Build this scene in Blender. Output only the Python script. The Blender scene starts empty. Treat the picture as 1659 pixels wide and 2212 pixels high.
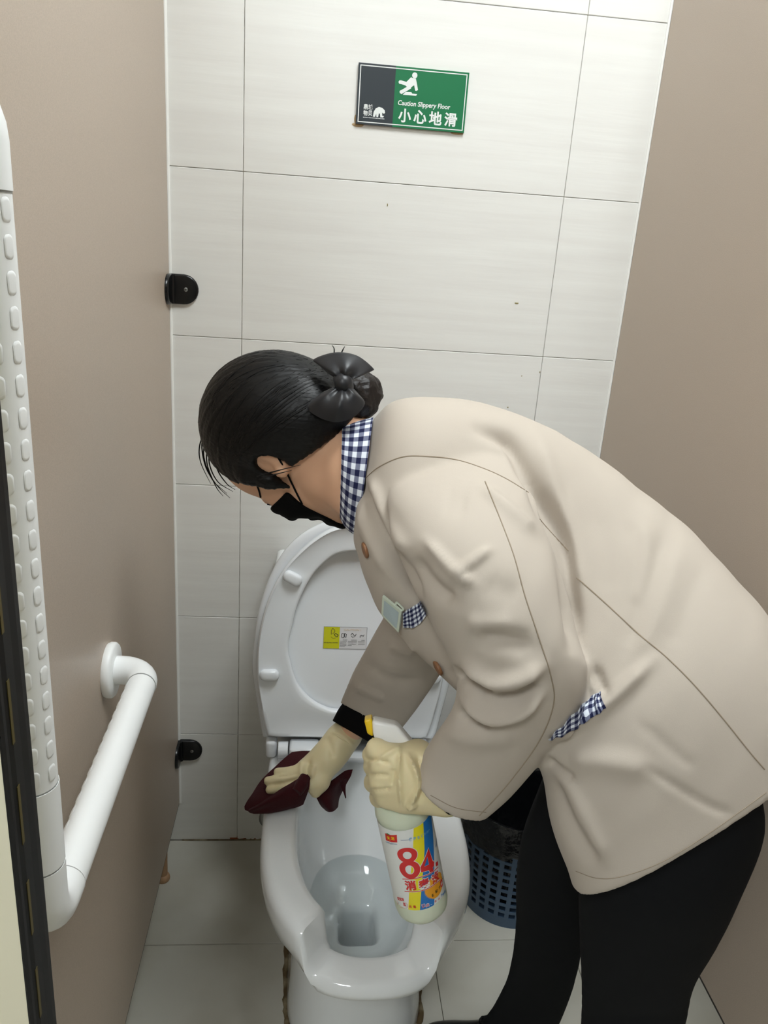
import bpy, bmesh, math, random
import numpy as np
from mathutils import Vector, Matrix, noise as mnoise
from mathutils.bvhtree import BVHTree

random.seed(7); rng = np.random.default_rng(7)
SC = bpy.context.scene
COL = SC.collection

# ---------------------------------------------------------------- camera, world, light, exposure
CAM = np.array([0.1385, -1.5657, 1.3927]); FPX = 1695.0
YAW, PITCH, ROLL = 0.1036, -0.3281, 0.0717
def cam_axes():
    cy, sy, cp, sp = math.cos(YAW), math.sin(YAW), math.cos(PITCH), math.sin(PITCH)
    f = np.array([sy*cp, cy*cp, sp]); r = np.array([cy, -sy, 0.0]); u = np.cross(r, f)
    return math.cos(ROLL)*r+math.sin(ROLL)*u, -math.sin(ROLL)*r+math.cos(ROLL)*u, f
CR, CU, CF = cam_axes()
cd = bpy.data.cameras.new('camera'); cam = bpy.data.objects.new('camera', cd); COL.objects.link(cam)
cd.sensor_fit = 'VERTICAL'; cd.sensor_height = 24.0; cd.sensor_width = 18.0; cd.lens = FPX/2212*24.0
cd.clip_start = 0.02
cam.matrix_world = Matrix(((CR[0], CU[0], -CF[0], CAM[0]), (CR[1], CU[1], -CF[1], CAM[1]), (CR[2], CU[2], -CF[2], CAM[2]), (0, 0, 0, 1)))
SC.camera = cam
SC.view_settings.view_transform = 'Standard'; SC.view_settings.look = 'None'
SC.view_settings.gamma = 1.0; SC.view_settings.use_curve_mapping = False
SC.view_settings.exposure = 0.1
W = bpy.data.worlds.new('world'); SC.world = W; W.use_nodes = True
W.node_tree.nodes['Background'].inputs[0].default_value = (0.9, 0.95, 1.0, 1)
W.node_tree.nodes['Background'].inputs[1].default_value = 0.3
LAMPS = [((0.55, -0.85, 2.655), 0.6, 0.6, 25.0), ((-0.5, -2.65, 2.655), 0.6, 0.6, 36.0)]   # ceiling panels: place, size, watts

def ray(px, py): return CR*((px-829.5)/FPX)+CU*((1106-py)/FPX)+CF
def P(px, py, d): return CAM+d*ray(px, py)                       # a point seen at px,py at depth d
def ATZ(px, py, z):
    r = ray(px, py); return CAM+r*((z-CAM[2])/r[2])
def ATY(px, py, y):
    r = ray(px, py); return CAM+r*((y-CAM[1])/r[1])
def pix(X):
    d = np.asarray(X)-CAM; z = d@CF
    return np.stack([829.5+FPX*(d@CR)/z, 1106-FPX*(d@CU)/z], -1), z

# ---------------------------------------------------------------- materials
def lin(c): return tuple(((v/255)/12.92 if v/255 <= .04045 else ((v/255+.055)/1.055)**2.4) for v in c)
def mat(name, rgb, rough=0.5, spec=0.5, metal=0.0, bump=None, vary=None, coat=0.0, sheen=0.0, sss=0.0, trans=0.0, alpha=1.0):
    m = bpy.data.materials.new(name); m.use_nodes = True
    nt = m.node_tree; b = nt.nodes['Principled BSDF']
    c = lin(rgb)+(1,)
    b.inputs['Base Color'].default_value = c; b.inputs['Roughness'].default_value = rough
    b.inputs['Specular IOR Level'].default_value = spec; b.inputs['Metallic'].default_value = metal
    b.inputs['Coat Weight'].default_value = coat; b.inputs['Sheen Weight'].default_value = sheen
    b.inputs['Subsurface Weight'].default_value = sss; b.inputs['Transmission Weight'].default_value = trans
    if sss: b.inputs['Subsurface Radius'].default_value = (.01, .005, .003)
    tc = nt.nodes.new('ShaderNodeNewGeometry')
    def nz(scale, detail, stretch):
        mp = nt.nodes.new('ShaderNodeMapping'); mp.inputs['Scale'].default_value = stretch
        n = nt.nodes.new('ShaderNodeTexNoise'); n.inputs['Scale'].default_value = scale; n.inputs['Detail'].default_value = detail
        nt.links.new(tc.outputs['Position'], mp.inputs[0]); nt.links.new(mp.outputs[0], n.inputs['Vector']); return n
    if vary:                                                     # (scale, second colour, lo, hi, stretch)
        n = nz(vary[0], 4, vary[4] if len(vary) > 4 else (1, 1, 1))
        r = nt.nodes.new('ShaderNodeValToRGB'); r.color_ramp.elements[0].position = vary[2]; r.color_ramp.elements[1].position = vary[3]
        r.color_ramp.elements[0].color = c; r.color_ramp.elements[1].color = lin(vary[1])+(1,)
        nt.links.new(n.outputs['Fac'], r.inputs[0]); nt.links.new(r.outputs[0], b.inputs['Base Color'])
    if bump:                                                     # (scale, strength, distance, stretch)
        n = nz(bump[0], 3, bump[3] if len(bump) > 3 else (1, 1, 1))
        bp = nt.nodes.new('ShaderNodeBump'); bp.inputs['Strength'].default_value = bump[1]; bp.inputs['Distance'].default_value = bump[2]
        nt.links.new(n.outputs['Fac'], bp.inputs['Height']); nt.links.new(bp.outputs[0], b.inputs['Normal'])
    return m
def emis(name, rgb, s):
    m = bpy.data.materials.new(name); m.use_nodes = True; b = m.node_tree.nodes['Principled BSDF']
    b.inputs['Emission Color'].default_value = rgb+(1,); b.inputs['Emission Strength'].default_value = s; return m
def gingham(name, n, dark, light):
    m = mat(name, light, .85, .2); nt = m.node_tree; b = nt.nodes['Principled BSDF']
    uv = nt.nodes.new('ShaderNodeUVMap'); sp = nt.nodes.new('ShaderNodeSeparateXYZ'); nt.links.new(uv.outputs[0], sp.inputs[0])
    def band(sock):
        a = nt.nodes.new('ShaderNodeMath'); a.operation = 'MULTIPLY'; a.inputs[1].default_value = n; nt.links.new(sock, a.inputs[0])
        f = nt.nodes.new('ShaderNodeMath'); f.operation = 'FRACT'; nt.links.new(a.outputs[0], f.inputs[0])
        g = nt.nodes.new('ShaderNodeMath'); g.operation = 'GREATER_THAN'; g.inputs[1].default_value = .5; nt.links.new(f.outputs[0], g.inputs[0]); return g
    s = nt.nodes.new('ShaderNodeMath'); s.operation = 'ADD'
    nt.links.new(band(sp.outputs[0]).outputs[0], s.inputs[0]); nt.links.new(band(sp.outputs[1]).outputs[0], s.inputs[1])
    h = nt.nodes.new('ShaderNodeMath'); h.operation = 'MULTIPLY'; h.inputs[1].default_value = .5; nt.links.new(s.outputs[0], h.inputs[0])
    r = nt.nodes.new('ShaderNodeValToRGB'); r.color_ramp.interpolation = 'CONSTANT'
    r.color_ramp.elements[0].color = lin(light)+(1,); r.color_ramp.elements[1].position = .75; r.color_ramp.elements[1].color = lin(dark)+(1,)
    e = r.color_ramp.elements.new(.25); e.color = lin(tuple(.55*a+.45*b_ for a, b_ in zip(dark, light)))+(1,)
    nt.links.new(h.outputs[0], r.inputs[0]); nt.links.new(r.outputs[0], b.inputs['Base Color']); return m

M = dict(
    tile=mat('wall_tile', (236, 236, 232), .42, .4, bump=(6, .12, .004, (1, 1, 14)), vary=(3, (231, 230, 226), .35, .65, (1, 1, 14))),
    far_tile=mat('far_tile', (150, 146, 140), .5, .4),
    grout=mat('grout', (210, 206, 198), .9, .1, vary=(30, (150, 144, 132), .45, .6)),
    floor=mat('floor_tile', (200, 198, 188), .38, .45, vary=(3.5, (178, 174, 160), .4, .7), bump=(60, .05, .001)),
    fgrout=mat('floor_grout', (96, 90, 78), .9, .1),
    panel=mat('laminate_panel', (190, 174, 158), .38, .4, vary=(900, (180, 165, 149), .4, .6)),
    panel_edge=mat('edge_shade_and_screw', (48, 44, 40), .6),
    cream=mat('cream_laminate', (244, 238, 212), .4, .4),
    rubber=mat('black_rubber', (12, 12, 13), .5, .3),
    brass=mat('dull_yellow', (84, 72, 24), .5),
    black=mat('black_plastic', (12, 13, 15), .26, .4),
    steel=mat('steel', (170, 172, 172), .3, metal=1.0),
    nylon=mat('white_nylon', (250, 252, 252), .32, .45),
    ring=mat('grey_joint', (150, 152, 150), .5),
    ceramic=mat('white_ceramic', (236, 239, 240), .07, .5, coat=.3),
    seat=mat('white_seat_plastic', (234, 238, 242), .2, .5),
    paint=mat('ceiling_paint', (236, 236, 232), .8, .2),
    sealant=mat('white_sealant', (246, 246, 242), .5),
    dirt=mat('brown_sealant', (98, 82, 58), .7, .2, vary=(30, (150, 138, 112), .45, .65, (1, 1, 1))),
    rust=mat('red_brown_sealant', (146, 84, 58), .8, .2, vary=(60, (120, 64, 44), .4, .6)),
    coat=mat('beige_twill', (187, 177, 165), .82, .15, sheen=.08, bump=(900, .12, .0006)),
    seam=mat('seam_thread', (150, 137, 120), .9, .1),  # thread of seams and stitching, darker than the twill
    pants=mat('black_trousers', (21, 22, 24), .85, .12),
    cuff=mat('black_knit', (12, 12, 14), .9, .1, bump=(600, .2, .0008)),
    skin=mat('skin', (226, 180, 148), .5, .35, sss=.08),
    hair=mat('black_hair', (9, 9, 10), .42, .28, bump=(26, .3, .003, (1, 9, 9))),
    hairbun=mat('bun_hair', (24, 17, 15), .5, .4, bump=(60, .7, .006)),
    satin=mat('black_satin', (19, 20, 25), .42, .5, sheen=.1),
    mask=mat('black_mask', (14, 14, 15), .85, .1, bump=(400, .1, .0006)),
    glove=mat('latex_glove', (228, 214, 172), .42, .4, sss=.12, bump=(90, .12, .0015)),
    cloth=mat('maroon_cloth', (62, 26, 30), .95, .05, sheen=.1, bump=(420, .5, .0012)),
    bottle=mat('bottle_plastic', (214, 222, 200), .28, .45, sss=.15),
    lab_white=mat('label_white', (236, 238, 236), .35),
    lab_yellow=mat('label_yellow', (242, 228, 20), .35), lab_blue=mat('label_blue', (24, 116, 196), .35),
    lab_red=mat('label_red', (214, 34, 36), .35), lab_orange=mat('label_orange', (244, 166, 26), .35),
    lab_sky=mat('label_sky_blue', (110, 170, 210), .4), lab_navy=mat('label_navy', (28, 84, 150), .4), lab_green=mat('label_green', (60, 130, 60), .4),
    lab_grey=mat('label_grey', (90, 92, 96), .5), lab_dark=mat('label_brown', (90, 66, 20), .5),
    spray_white=mat('sprayer_white', (244, 244, 242), .3), spray_yellow=mat('sprayer_yellow', (240, 200, 30), .35),
    sign_green=mat('sign_green', (8, 112, 68), .45), sign_dark=mat('sign_slate', (44, 52, 58), .45), sign_white=mat('sign_white', (232, 236, 234), .45),
    glue=mat('old_glue', (176, 150, 112), .6),
    stk_yellow=mat('sticker_yellow', (208, 208, 24), .45), stk_white=mat('sticker_white', (222, 222, 224), .45), stk_ink=mat('sticker_ink', (52, 54, 54), .6),
    stk_mid=mat('sticker_mid_grey', (140, 140, 142), .6), stk_pale=mat('sticker_pale_orange', (226, 206, 180), .6),
    basket=mat('blue_grey_plastic', (66, 88, 112), .45),
    bag=mat('black_bin_bag', (16, 17, 19), .22, .5, bump=(40, .6, .008)),
    badge=mat('badge_plastic', (206, 216, 200), .3), badge_in=mat('badge_print', (176, 192, 196), .4),
    button=mat('brown_button', (140, 98, 66), .4),
    hose=mat('braided_hose', (120, 122, 120), .4, metal=.6),
    foot=mat('tan_foot', (176, 140, 106), .6),
    ging=gingham('navy_gingham', 1.0, (28, 32, 66), (226, 232, 240)),
    chip=mat('chip_mark', (150, 140, 96), .8),
)
def water_mat():
    m = bpy.data.materials.new('water'); m.use_nodes = True; nt = m.node_tree; nt.nodes.clear()
    o = nt.nodes.new('ShaderNodeOutputMaterial'); mx = nt.nodes.new('ShaderNodeMixShader'); fr = nt.nodes.new('ShaderNodeFresnel'); fr.inputs[0].default_value = 1.33
    t = nt.nodes.new('ShaderNodeBsdfTransparent'); t.inputs[0].default_value = (.93, .955, .955, 1)
    g = nt.nodes.new('ShaderNodeBsdfGlossy'); g.inputs['Roughness'].default_value = .01
    nt.links.new(fr.outputs[0], mx.inputs[0]); nt.links.new(t.outputs[0], mx.inputs[1]); nt.links.new(g.outputs[0], mx.inputs[2]); nt.links.new(mx.outputs[0], o.inputs[0]); return m
M['water'] = water_mat()

# ---------------------------------------------------------------- mesh helpers
def link(name, me, m, parent=None, smooth=True):
    o = bpy.data.objects.new(name, me); COL.objects.link(o)
    if m is not None and not me.materials: me.materials.append(M[m] if isinstance(m, str) else m)
    if smooth:
        me.shade_smooth()
        if len(me.polygons) < 20000: me.set_sharp_from_angle(angle=1.0)
    if parent is not None: o.parent = parent
    return o
def obj(name, v, f, m, parent=None, smooth=True, origin=None):
    """one mesh object from world-space vertices; origin moves a top-level object's origin"""
    off = np.array(origin, float) if origin is not None else wloc(parent)
    me = bpy.data.meshes.new(name); v = np.asarray(v, float).reshape(-1, 3)-off
    me.from_pydata(v.tolist(), [], [tuple(map(int, q)) for q in f]); me.update()
    o = link(name, me, m, parent, smooth)
    if origin is not None: o.location = tuple(origin)
    return o
def wloc(p):
    s = np.zeros(3)
    while p is not None: s += np.array(p.location); p = p.parent
    return s
def tag(o, label=None, cat=None, group=None, kind=None):
    if label: o['label'] = label
    if cat: o['category'] = cat
    if group: o['group'] = group
    if kind: o['kind'] = kind
    return o
def empty(name, loc=(0, 0, 0)):
    o = bpy.data.objects.new(name, None); COL.objects.link(o); o.location = loc; o.empty_display_size = .05; bpy.context.view_layer.update(); return o
class MB:
    def __init__(s): s.v = []; s.f = []
    def add(s, v, f):
        n = len(s.v); s.v += [tuple(map(float, p)) for p in v]; s.f += [tuple(int(i)+n for i in q) for q in f]; return s
    def box(s, lo, hi):
        x0, y0, z0 = lo; x1, y1, z1 = hi
        return s.add([(x0, y0, z0), (x1, y0, z0), (x1, y1, z0), (x0, y1, z0), (x0, y0, z1), (x1, y0, z1), (x1, y1, z1), (x0, y1, z1)],
                     [(0, 3, 2, 1), (4, 5, 6, 7), (0, 1, 5, 4), (1, 2, 6, 5), (2, 3, 7, 6), (3, 0, 4, 7)])
    def build(s, name, m, parent=None, smooth=False, origin=None, bevel=0, seg=2):
        o = obj(name, s.v, s.f, m, parent, smooth, origin)
        if bevel: bev(o, bevel, seg)
        return o
def bev(o, w, seg=2):
    bm = bmesh.new(); bm.from_mesh(o.data)
    bmesh.ops.bevel(bm, geom=[e for e in bm.edges if len(e.link_faces) == 2 and e.calc_face_angle(0) > .5], offset=w, segments=seg, profile=.5, affect='EDGES', clamp_overlap=True)
    bm.to_mesh(o.data); bm.free(); o.data.shade_smooth()
    o.data.set_sharp_from_angle(angle=.6 if seg > 1 else .4); return o
def unit(v): v = np.asarray(v, float); return v/(np.linalg.norm(v)+1e-12)
def catmull(pts, sub):
    p = np.asarray(pts, float); n = len(p)
    if n < 3 or sub == 1: return p
    ext = np.concatenate([[2*p[0]-p[1]], p, [2*p[-1]-p[-2]]])
    out = []
    for i in range(n-1):
        a, b, c, d = ext[i], ext[i+1], ext[i+2], ext[i+3]
        for k in range(sub):
            t = k/sub; out.append(.5*((2*b)+(-a+c)*t+(2*a-5*b+4*c-d)*t*t+(-a+3*b-3*c+d)*t**3))
    out.append(p[-1]); return np.array(out)
def loft(rings, cap0=True, cap1=True, closed=True):
    """rings: (k, n, 3) -> verts, faces"""
    R = np.asarray(rings); k, n = R.shape[:2]; v = list(R.reshape(-1, 3)); f = []
    m = n if closed else n-1
    for i in range(k-1):
        for j in range(m):
            a = i*n+j; b = i*n+(j+1) % n; f.append((a, b, b+n, a+n))
    if closed and cap0: v.append(R[0].mean(0)); c = len(v)-1; f += [(c, (j+1) % n, j) for j in range(n)]
    if closed and cap1: v.append(R[-1].mean(0)); c = len(v)-1; o = (k-1)*n; f += [(c, o+j, o+(j+1) % n) for j in range(n)]
    return np.array(v), f
def tube(path, r, n=10, sub=4, cap=True):
    c = catmull(path, sub); k = len(c); rr = np.interp(np.linspace(0, 1, k), np.linspace(0, 1, len(r)), r) if hasattr(r, '__len__') else np.full(k, r)
    T = np.gradient(c, axis=0); T /= np.linalg.norm(T, axis=1)[:, None]+1e-12
    u = np.cross(T[0], [0, 0, 1]) if abs(T[0][2]) < .9 else np.cross(T[0], [1, 0, 0]); u = unit(u); rings = []
    for i in range(k):
        u = unit(u-T[i]*(u@T[i])); w = np.cross(T[i], u)
        rings.append([c[i]+rr[i]*(math.cos(a)*u+math.sin(a)*w) for a in np.linspace(0, 2*math.pi, n, endpoint=False)])
    return loft(rings, cap, cap)
def lathe(prof, n=48, ax=(0, 0, 1), o=(0, 0, 0), x=None, caps=True):
    ax = unit(ax); x = unit(np.cross(ax, [0, 1, 0.001]) if x is None else x); y = np.cross(ax, x); o = np.asarray(o, float)
    R = [[o+ax*h+r*(math.cos(a)*x+math.sin(a)*y) for a in np.linspace(0, 2*math.pi, n, endpoint=False)] for r, h in prof]
    return loft(R, caps, caps)
def pxrings(spec, n=40, sub=4, power=2.0):
    """spec: (A px, B px, depth A, depth B, half thickness near, far). Rings through two outline points each, angle 0 at A, thickness along the depth"""
    A = np.array([P(s[0][0], s[0][1], s[2]) for s in spec]); B = np.array([P(s[1][0], s[1][1], s[3]) for s in spec])
    ti = np.array([CR*s[6][0]+CU*s[6][1] if len(s) > 6 else np.zeros(3) for s in spec]); ti = catmull(ti, sub)
    bn = np.array([[s[4]] for s in spec]); bf = np.array([[s[5]] for s in spec])
    A, B, bn, bf = (catmull(q, sub) for q in (A, B, bn, bf))
    C = (A+B)/2; T = np.gradient(C, axis=0); R = []
    th = np.linspace(0, 2*math.pi, n, endpoint=False); e = 2/power
    cs = np.sign(np.cos(th))*np.abs(np.cos(th))**e; sn = np.sign(np.sin(th))*np.abs(np.sin(th))**e
    for i in range(len(C)):
        a = (A[i]-B[i])/2; b = CAM-C[i]; b = unit(b-a*((b@a)/(a@a)))
        R.append([C[i]+a*c+b*(s*bn[i, 0] if s > 0 else s*bf[i, 0])+ti[i]*s for c, s in zip(cs, sn)])
    return np.array(R)
def smooth_np(v, f, it, lam=.5):
    f = np.asarray(f); e = np.concatenate([f[:, [i, (i+1) % f.shape[1]]] for i in range(f.shape[1])]); e = np.concatenate([e, e[:, ::-1]])
    deg = np.bincount(e[:, 0], minlength=len(v)).astype(float)[:, None]; deg[deg == 0] = 1
    v = v.copy()
    for _ in range(it):
        s = np.zeros_like(v)
        for k in range(3): s[:, k] = np.bincount(e[:, 0], v[e[:, 1], k], minlength=len(v))
        v += lam*(s/deg-v)
    return v
def normals(v, f):
    f = np.asarray(f); n = np.cross(v[f[:, 2]]-v[f[:, 0]], v[f[:, 3 % f.shape[1]]]-v[f[:, 1]]); N = np.zeros_like(v)
    for i in range(f.shape[1]): np.add.at(N, f[:, i], n)
    return N/(np.linalg.norm(N, axis=1)[:, None]+1e-12)

# signed distance grid + surface nets, for bodies that must be one continuous surface
class Grid:
    def __init__(s, lo, hi, h):
        s.lo = np.asarray(lo, float); s.h = h; s.n = np.ceil((np.asarray(hi)-s.lo)/h).astype(int)+1
        s.v = np.full(s.n, .05); s.ax = [s.lo[i]+h*np.arange(s.n[i]) for i in range(3)]
    def _win(s, lo, hi):
        a = np.clip(np.floor((np.asarray(lo)-s.lo)/s.h).astype(int), 0, s.n); b = np.clip(np.ceil((np.asarray(hi)-s.lo)/s.h).astype(int)+1, 0, s.n)
        sl = tuple(slice(a[i], b[i]) for i in range(3))
        return sl, np.stack(np.meshgrid(*[s.ax[i][sl[i]] for i in range(3)], indexing='ij'), -1)
    def _mix(s, sl, d, k, sub=False):
        o = s.v[sl]
        if sub: d = -d; h = np.clip(.5-.5*(d-o)/-k if False else .5+.5*(d-o)/k, 0, 1); s.v[sl] = o*(1-h)+d*h+k*h*(1-h)
        else: h = np.clip(.5+.5*(o-d)/k, 0, 1); s.v[sl] = o*(1-h)+d*h-k*h*(1-h)
    def cap(s, a, b, ra, rb, k=.01, sub=False):
        a, b = np.asarray(a, float), np.asarray(b, float); m = max(ra, rb)+.05
        sl, q = s._win(np.minimum(a, b)-m, np.maximum(a, b)+m)
        if q.size == 0: return
        ab = b-a; t = np.clip((q-a)@ab/(ab@ab+1e-12), 0, 1); s._mix(sl, np.linalg.norm(q-a-t[..., None]*ab, axis=-1)-(ra+(rb-ra)*t), k, sub)
    def chain(s, pts, rs, k=.01):
        for i in range(len(pts)-1): s.cap(pts[i], pts[i+1], rs[i], rs[i+1], k)
    def ell(s, c, r, A=np.eye(3), k=.01, sub=False):
        """ellipsoid, A columns = axes"""
        c = np.asarray(c, float); m = max(r)+.05; sl, q = s._win(c-m, c+m)
        if q.size == 0: return
        l = (q-c)@A; r = np.asarray(r); k0 = np.linalg.norm(l/r, axis=-1); k1 = np.linalg.norm(l/(r*r), axis=-1)+1e-9
        s._mix(sl, k0*(k0-1)/k1, k, sub)
    def func(s, fn):                                              # intersect with fn(points) < 0
        q = np.stack(np.meshgrid(*s.ax, indexing='ij'), -1); s.v = np.maximum(s.v, fn(q))
    def mesh(s, smooth=2):
        v = s.v; n = np.array(v.shape); ins = v < 0
        cnt = np.zeros(n-1, np.int8); pos = np.zeros(tuple(n-1)+(3,)); num = np.zeros(n-1)
        for ax in range(3):
            a = [slice(None)]*3; b = [slice(None)]*3; a[ax] = slice(0, -1); b[ax] = slice(1, None)
            va, vb = v[tuple(a)], v[tuple(b)]; ch = (va < 0) != (vb < 0); t = np.where(ch, va/(va-vb+1e-30), 0)
            o1, o2 = [i for i in range(3) if i != ax]
            for i in (0, 1):
                for j in (0, 1):
                    sl = [slice(None)]*3; sl[o1] = slice(i, n[o1]-1+i); sl[o2] = slice(j, n[o2]-1+j)
                    c = ch[tuple(sl)]; num += c
                    pos[..., ax] += np.where(c, t[tuple(sl)], 0); pos[..., o1] += c*i; pos[..., o2] += c*j
        act = num > 0; idx = np.full(act.shape, -1); idx[act] = np.arange(act.sum())
        cell = np.argwhere(act); V = s.lo+s.h*(cell+pos[act]/num[act][:, None]); F = []
        for ax in range(3):
            a = [slice(None)]*3; b = [slice(None)]*3; a[ax] = slice(0, -1); b[ax] = slice(1, None)
            o1, o2 = (ax+1) % 3, (ax+2) % 3; ia, ib = ins[tuple(a)], ins[tuple(b)]
            e = np.argwhere(ia != ib); ok = (e[:, o1] > 0) & (e[:, o2] > 0) & (e[:, o1] < n[o1]-1) & (e[:, o2] < n[o2]-1); e = e[ok]
            d1 = np.zeros(3, int); d1[o1] = 1; d2 = np.zeros(3, int); d2[o2] = 1
            g = lambda q: idx[q[:, 0], q[:, 1], q[:, 2]]
            q = np.stack([g(e-d1-d2), g(e-d2), g(e), g(e-d1)], 1); fl = ~ia[tuple(e.T)]; q[fl] = q[fl][:, ::-1]; F.append(q)
        F = np.concatenate(F); F = F[(F >= 0).all(1)]
        if smooth: V = smooth_np(V, F, smooth, .5)
        return V, F

def text2d(s, size, bold=0.0, shear=0.0, sx=1.0):
    cu = bpy.data.curves.new('t', 'FONT'); cu.body = s; cu.size = size; cu.offset = bold; cu.shear = shear; cu.align_x = 'LEFT'; cu.fill_mode = 'BOTH'; cu.resolution_u = 3
    o = bpy.data.objects.new('t', cu); COL.objects.link(o); dg = bpy.context.evaluated_depsgraph_get(); dg.update()
    me = o.evaluated_get(dg).to_mesh(); v = np.array([(p.co.x*sx, p.co.y) for p in me.vertices]).reshape(-1, 2); f = [tuple(q.vertices) for q in me.polygons]
    o.evaluated_get(dg).to_mesh_clear(); bpy.data.objects.remove(o); bpy.data.curves.remove(cu); return v, f
def fit2d(vf, x, y, w=None, h=None):
    """place flat text so that its box starts at x,y (lower left) with width w / height h"""
    v, f = vf
    if len(v) == 0: return v, f
    lo, hi = v.min(0), v.max(0); s = np.array([w/(hi[0]-lo[0]) if w else 1, h/(hi[1]-lo[1]) if h else 1])
    if w and not h: s[1] = s[0]
    if h and not w: s[0] = s[1]
    return (v-lo)*s+np.array([x, y]), f
def poly2d(pts): return np.array(pts, float), [tuple(range(len(pts)))]
def rect2d(x0, y0, x1, y1): return poly2d([(x0, y0), (x1, y0), (x1, y1), (x0, y1)])
def circ2d(x, y, r, n=24, ry=None): return poly2d([(x+r*math.cos(a), y+(ry or r)*math.sin(a)) for a in np.linspace(0, 2*math.pi, n, endpoint=False)])
def stroke2d(pts, w):
    V = []; F = []
    for a, b in zip(pts[:-1], pts[1:]):
        a, b = np.array(a, float), np.array(b, float); t = unit(b-a); n = np.array([-t[1], t[0]])*w/2; k = len(V); a = a-t*w*.3; b = b+t*w*.3
        V += [a-n, b-n, b+n, a+n]; F.append((k, k+1, k+2, k+3))
    return np.array(V), F
def join2d(*parts):
    V = []; F = []
    for v, f in parts:
        n = len(V); V += list(v); F += [tuple(i+n for i in q) for q in f]
    return np.array(V), F
def islands(n, f):
    """a few hundredths of a millimetre between overlapping pieces of one print"""
    p = list(range(n))
    def fd(a):
        while p[a] != a: p[a] = p[p[a]]; a = p[a]
        return a
    for q in f:
        for a, b in zip(q[:-1], q[1:]): p[fd(a)] = fd(b)
    ids = {}; return [2.5e-5*(ids.setdefault(fd(i), len(ids)) % 8) for i in range(n)]
def decal(name, vf, o, x, y, m, parent, lift):
    """flat print on a plane: o origin, x and y axes, raised by lift along the normal, given a little body"""
    v, f = vf
    if len(v) == 0: return None
    n = np.cross(x, y); k = islands(len(v), f); w = [np.asarray(o)+p[0]*np.asarray(x)+p[1]*np.asarray(y)+n*(lift+k[i]) for i, p in enumerate(v)]
    return obj(name, w, f, m, parent, False)


# ================================================================ the setting
XL, XR = -0.135, 0.75                                             # inner faces of the two partitions
def struct(o): o['kind'] = 'structure'; return o
X0, X1, YF, ZC = -1.2, 1.8, -3.3, 2.7
wall = struct(MB().box((X0-.1, .0035, -.05), (X1+.1, .16, ZC)).build('wall_back', 'grout'))
tm = None
for i in range(5):
    for j in range(9):
        c = (X0+.6*i+.3, .004, .3*j+.15)
        if tm is None:
            t = MB().box((-.2995, -.004, -.1495), (.2995, .004, .1495)).build('tile', 'tile', wall, bevel=.0008, seg=1); tm = t.data; tm.shade_flat()
        else: t = bpy.data.objects.new('tile', tm); COL.objects.link(t); t.parent = wall
        t.location = c
floor = struct(MB().box((X0-.1, YF-.1, -.1), (X1+.1, .0035, -.0025)).build('floor', 'fgrout'))
tm = None; FX = [-1.364+.3*k for k in range(11)]
for i in range(10):
    for j in range(11):
        c = (FX[i]+.15+.0, -.3*j-.15, -.004)
        if tm is None:
            t = MB().box((-.1494, -.1494, -.004), (.1494, .1494, .004)).build('tile', 'floor', floor, bevel=.0008, seg=1); tm = t.data; tm.shade_flat()
        else: t = bpy.data.objects.new('tile', tm); COL.objects.link(t); t.parent = floor
        t.location = c
struct(MB().box((X0-.1, YF-.1, ZC), (X1+.1, .16, ZC+.08)).build('ceiling', 'paint'))
struct(MB().box((X0-.1, YF-.1, -.05), (X0, .003, ZC)).build('wall_left', 'far_tile'))
struct(MB().box((X1, YF-.1, -.05), (X1+.1, .003, ZC)).build('wall_right', 'far_tile'))
struct(MB().box((X0, YF-.1, -.05), (X1, YF, ZC)).build('wall_front', 'far_tile'))
for k, (c, sx, sy, w) in enumerate(LAMPS):
    t = empty('ceiling_lamp', (c[0], c[1], ZC))
    tag(t, ['square white panel lamp on the ceiling above the stall', 'square white panel lamp on the ceiling behind the stall front'][k], 'lamp')
    m = MB()
    for a, b in (((-sx/2-.02, -sy/2-.02), (sx/2+.02, -sy/2)), ((-sx/2-.02, sy/2), (sx/2+.02, sy/2+.02)), ((-sx/2-.02, -sy/2), (-sx/2, sy/2)), ((sx/2, -sy/2), (sx/2+.02, sy/2))):
        m.box((c[0]+a[0], c[1]+a[1], ZC-.05), (c[0]+b[0], c[1]+b[1], ZC))
    m.build('frame', 'nylon', t)
    MB().box((c[0]-sx/2, c[1]-sy/2, ZC-.03), (c[0]+sx/2, c[1]+sy/2, ZC-.02)).build('diffuser', emis('diffuser_glow', (.93, .985, 1.0), w/(sx*sy*math.pi)*1.0), t)

# partitions of the stall
def partition(x0, x1, y0, y1, z0, z1, label):
    t = empty('stall_partition', ((x0+x1)/2, (y0+y1)/2, z0)); tag(t, label, 'partition')
    MB().box((x0, y0, z0+.004), (x1, y1, z1)).build('board', 'panel', t, bevel=.001, seg=1)
    MB().box((x0+.0005, y0+.001, z0), (x1-.0005, y1-.001, z0+.004)).build('bottom_edge_shade', 'panel_edge', t)  # strip coloured dark to stand for the shading of the board's bottom edge
    return t
pl = partition(XL-.012, XL, -1.10, -.004, .11, 2.0, 'beige laminate partition board on the left with the white grab bar')
pr_ = partition(XR, XR+.012, -1.25, -.004, .386, 2.0, 'beige laminate partition board on the right behind the person')
obj('sealant', *loft([[np.array([XL+.001+.0035*math.cos(a), -.001-.0035*math.sin(a)*.9, z]) for a in np.linspace(-.3, 1.9, 8)] for z in np.linspace(.11, 2.0, 12)], closed=False), 'sealant', pl)
obj('sealant', *loft([[np.array([XR-.001-.003*math.cos(a), -.001-.003*math.sin(a)*.9, z]) for a in np.linspace(-.3, 1.9, 8)] for z in np.linspace(.39, 2.0, 12)], closed=False), 'sealant', pr_)
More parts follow.
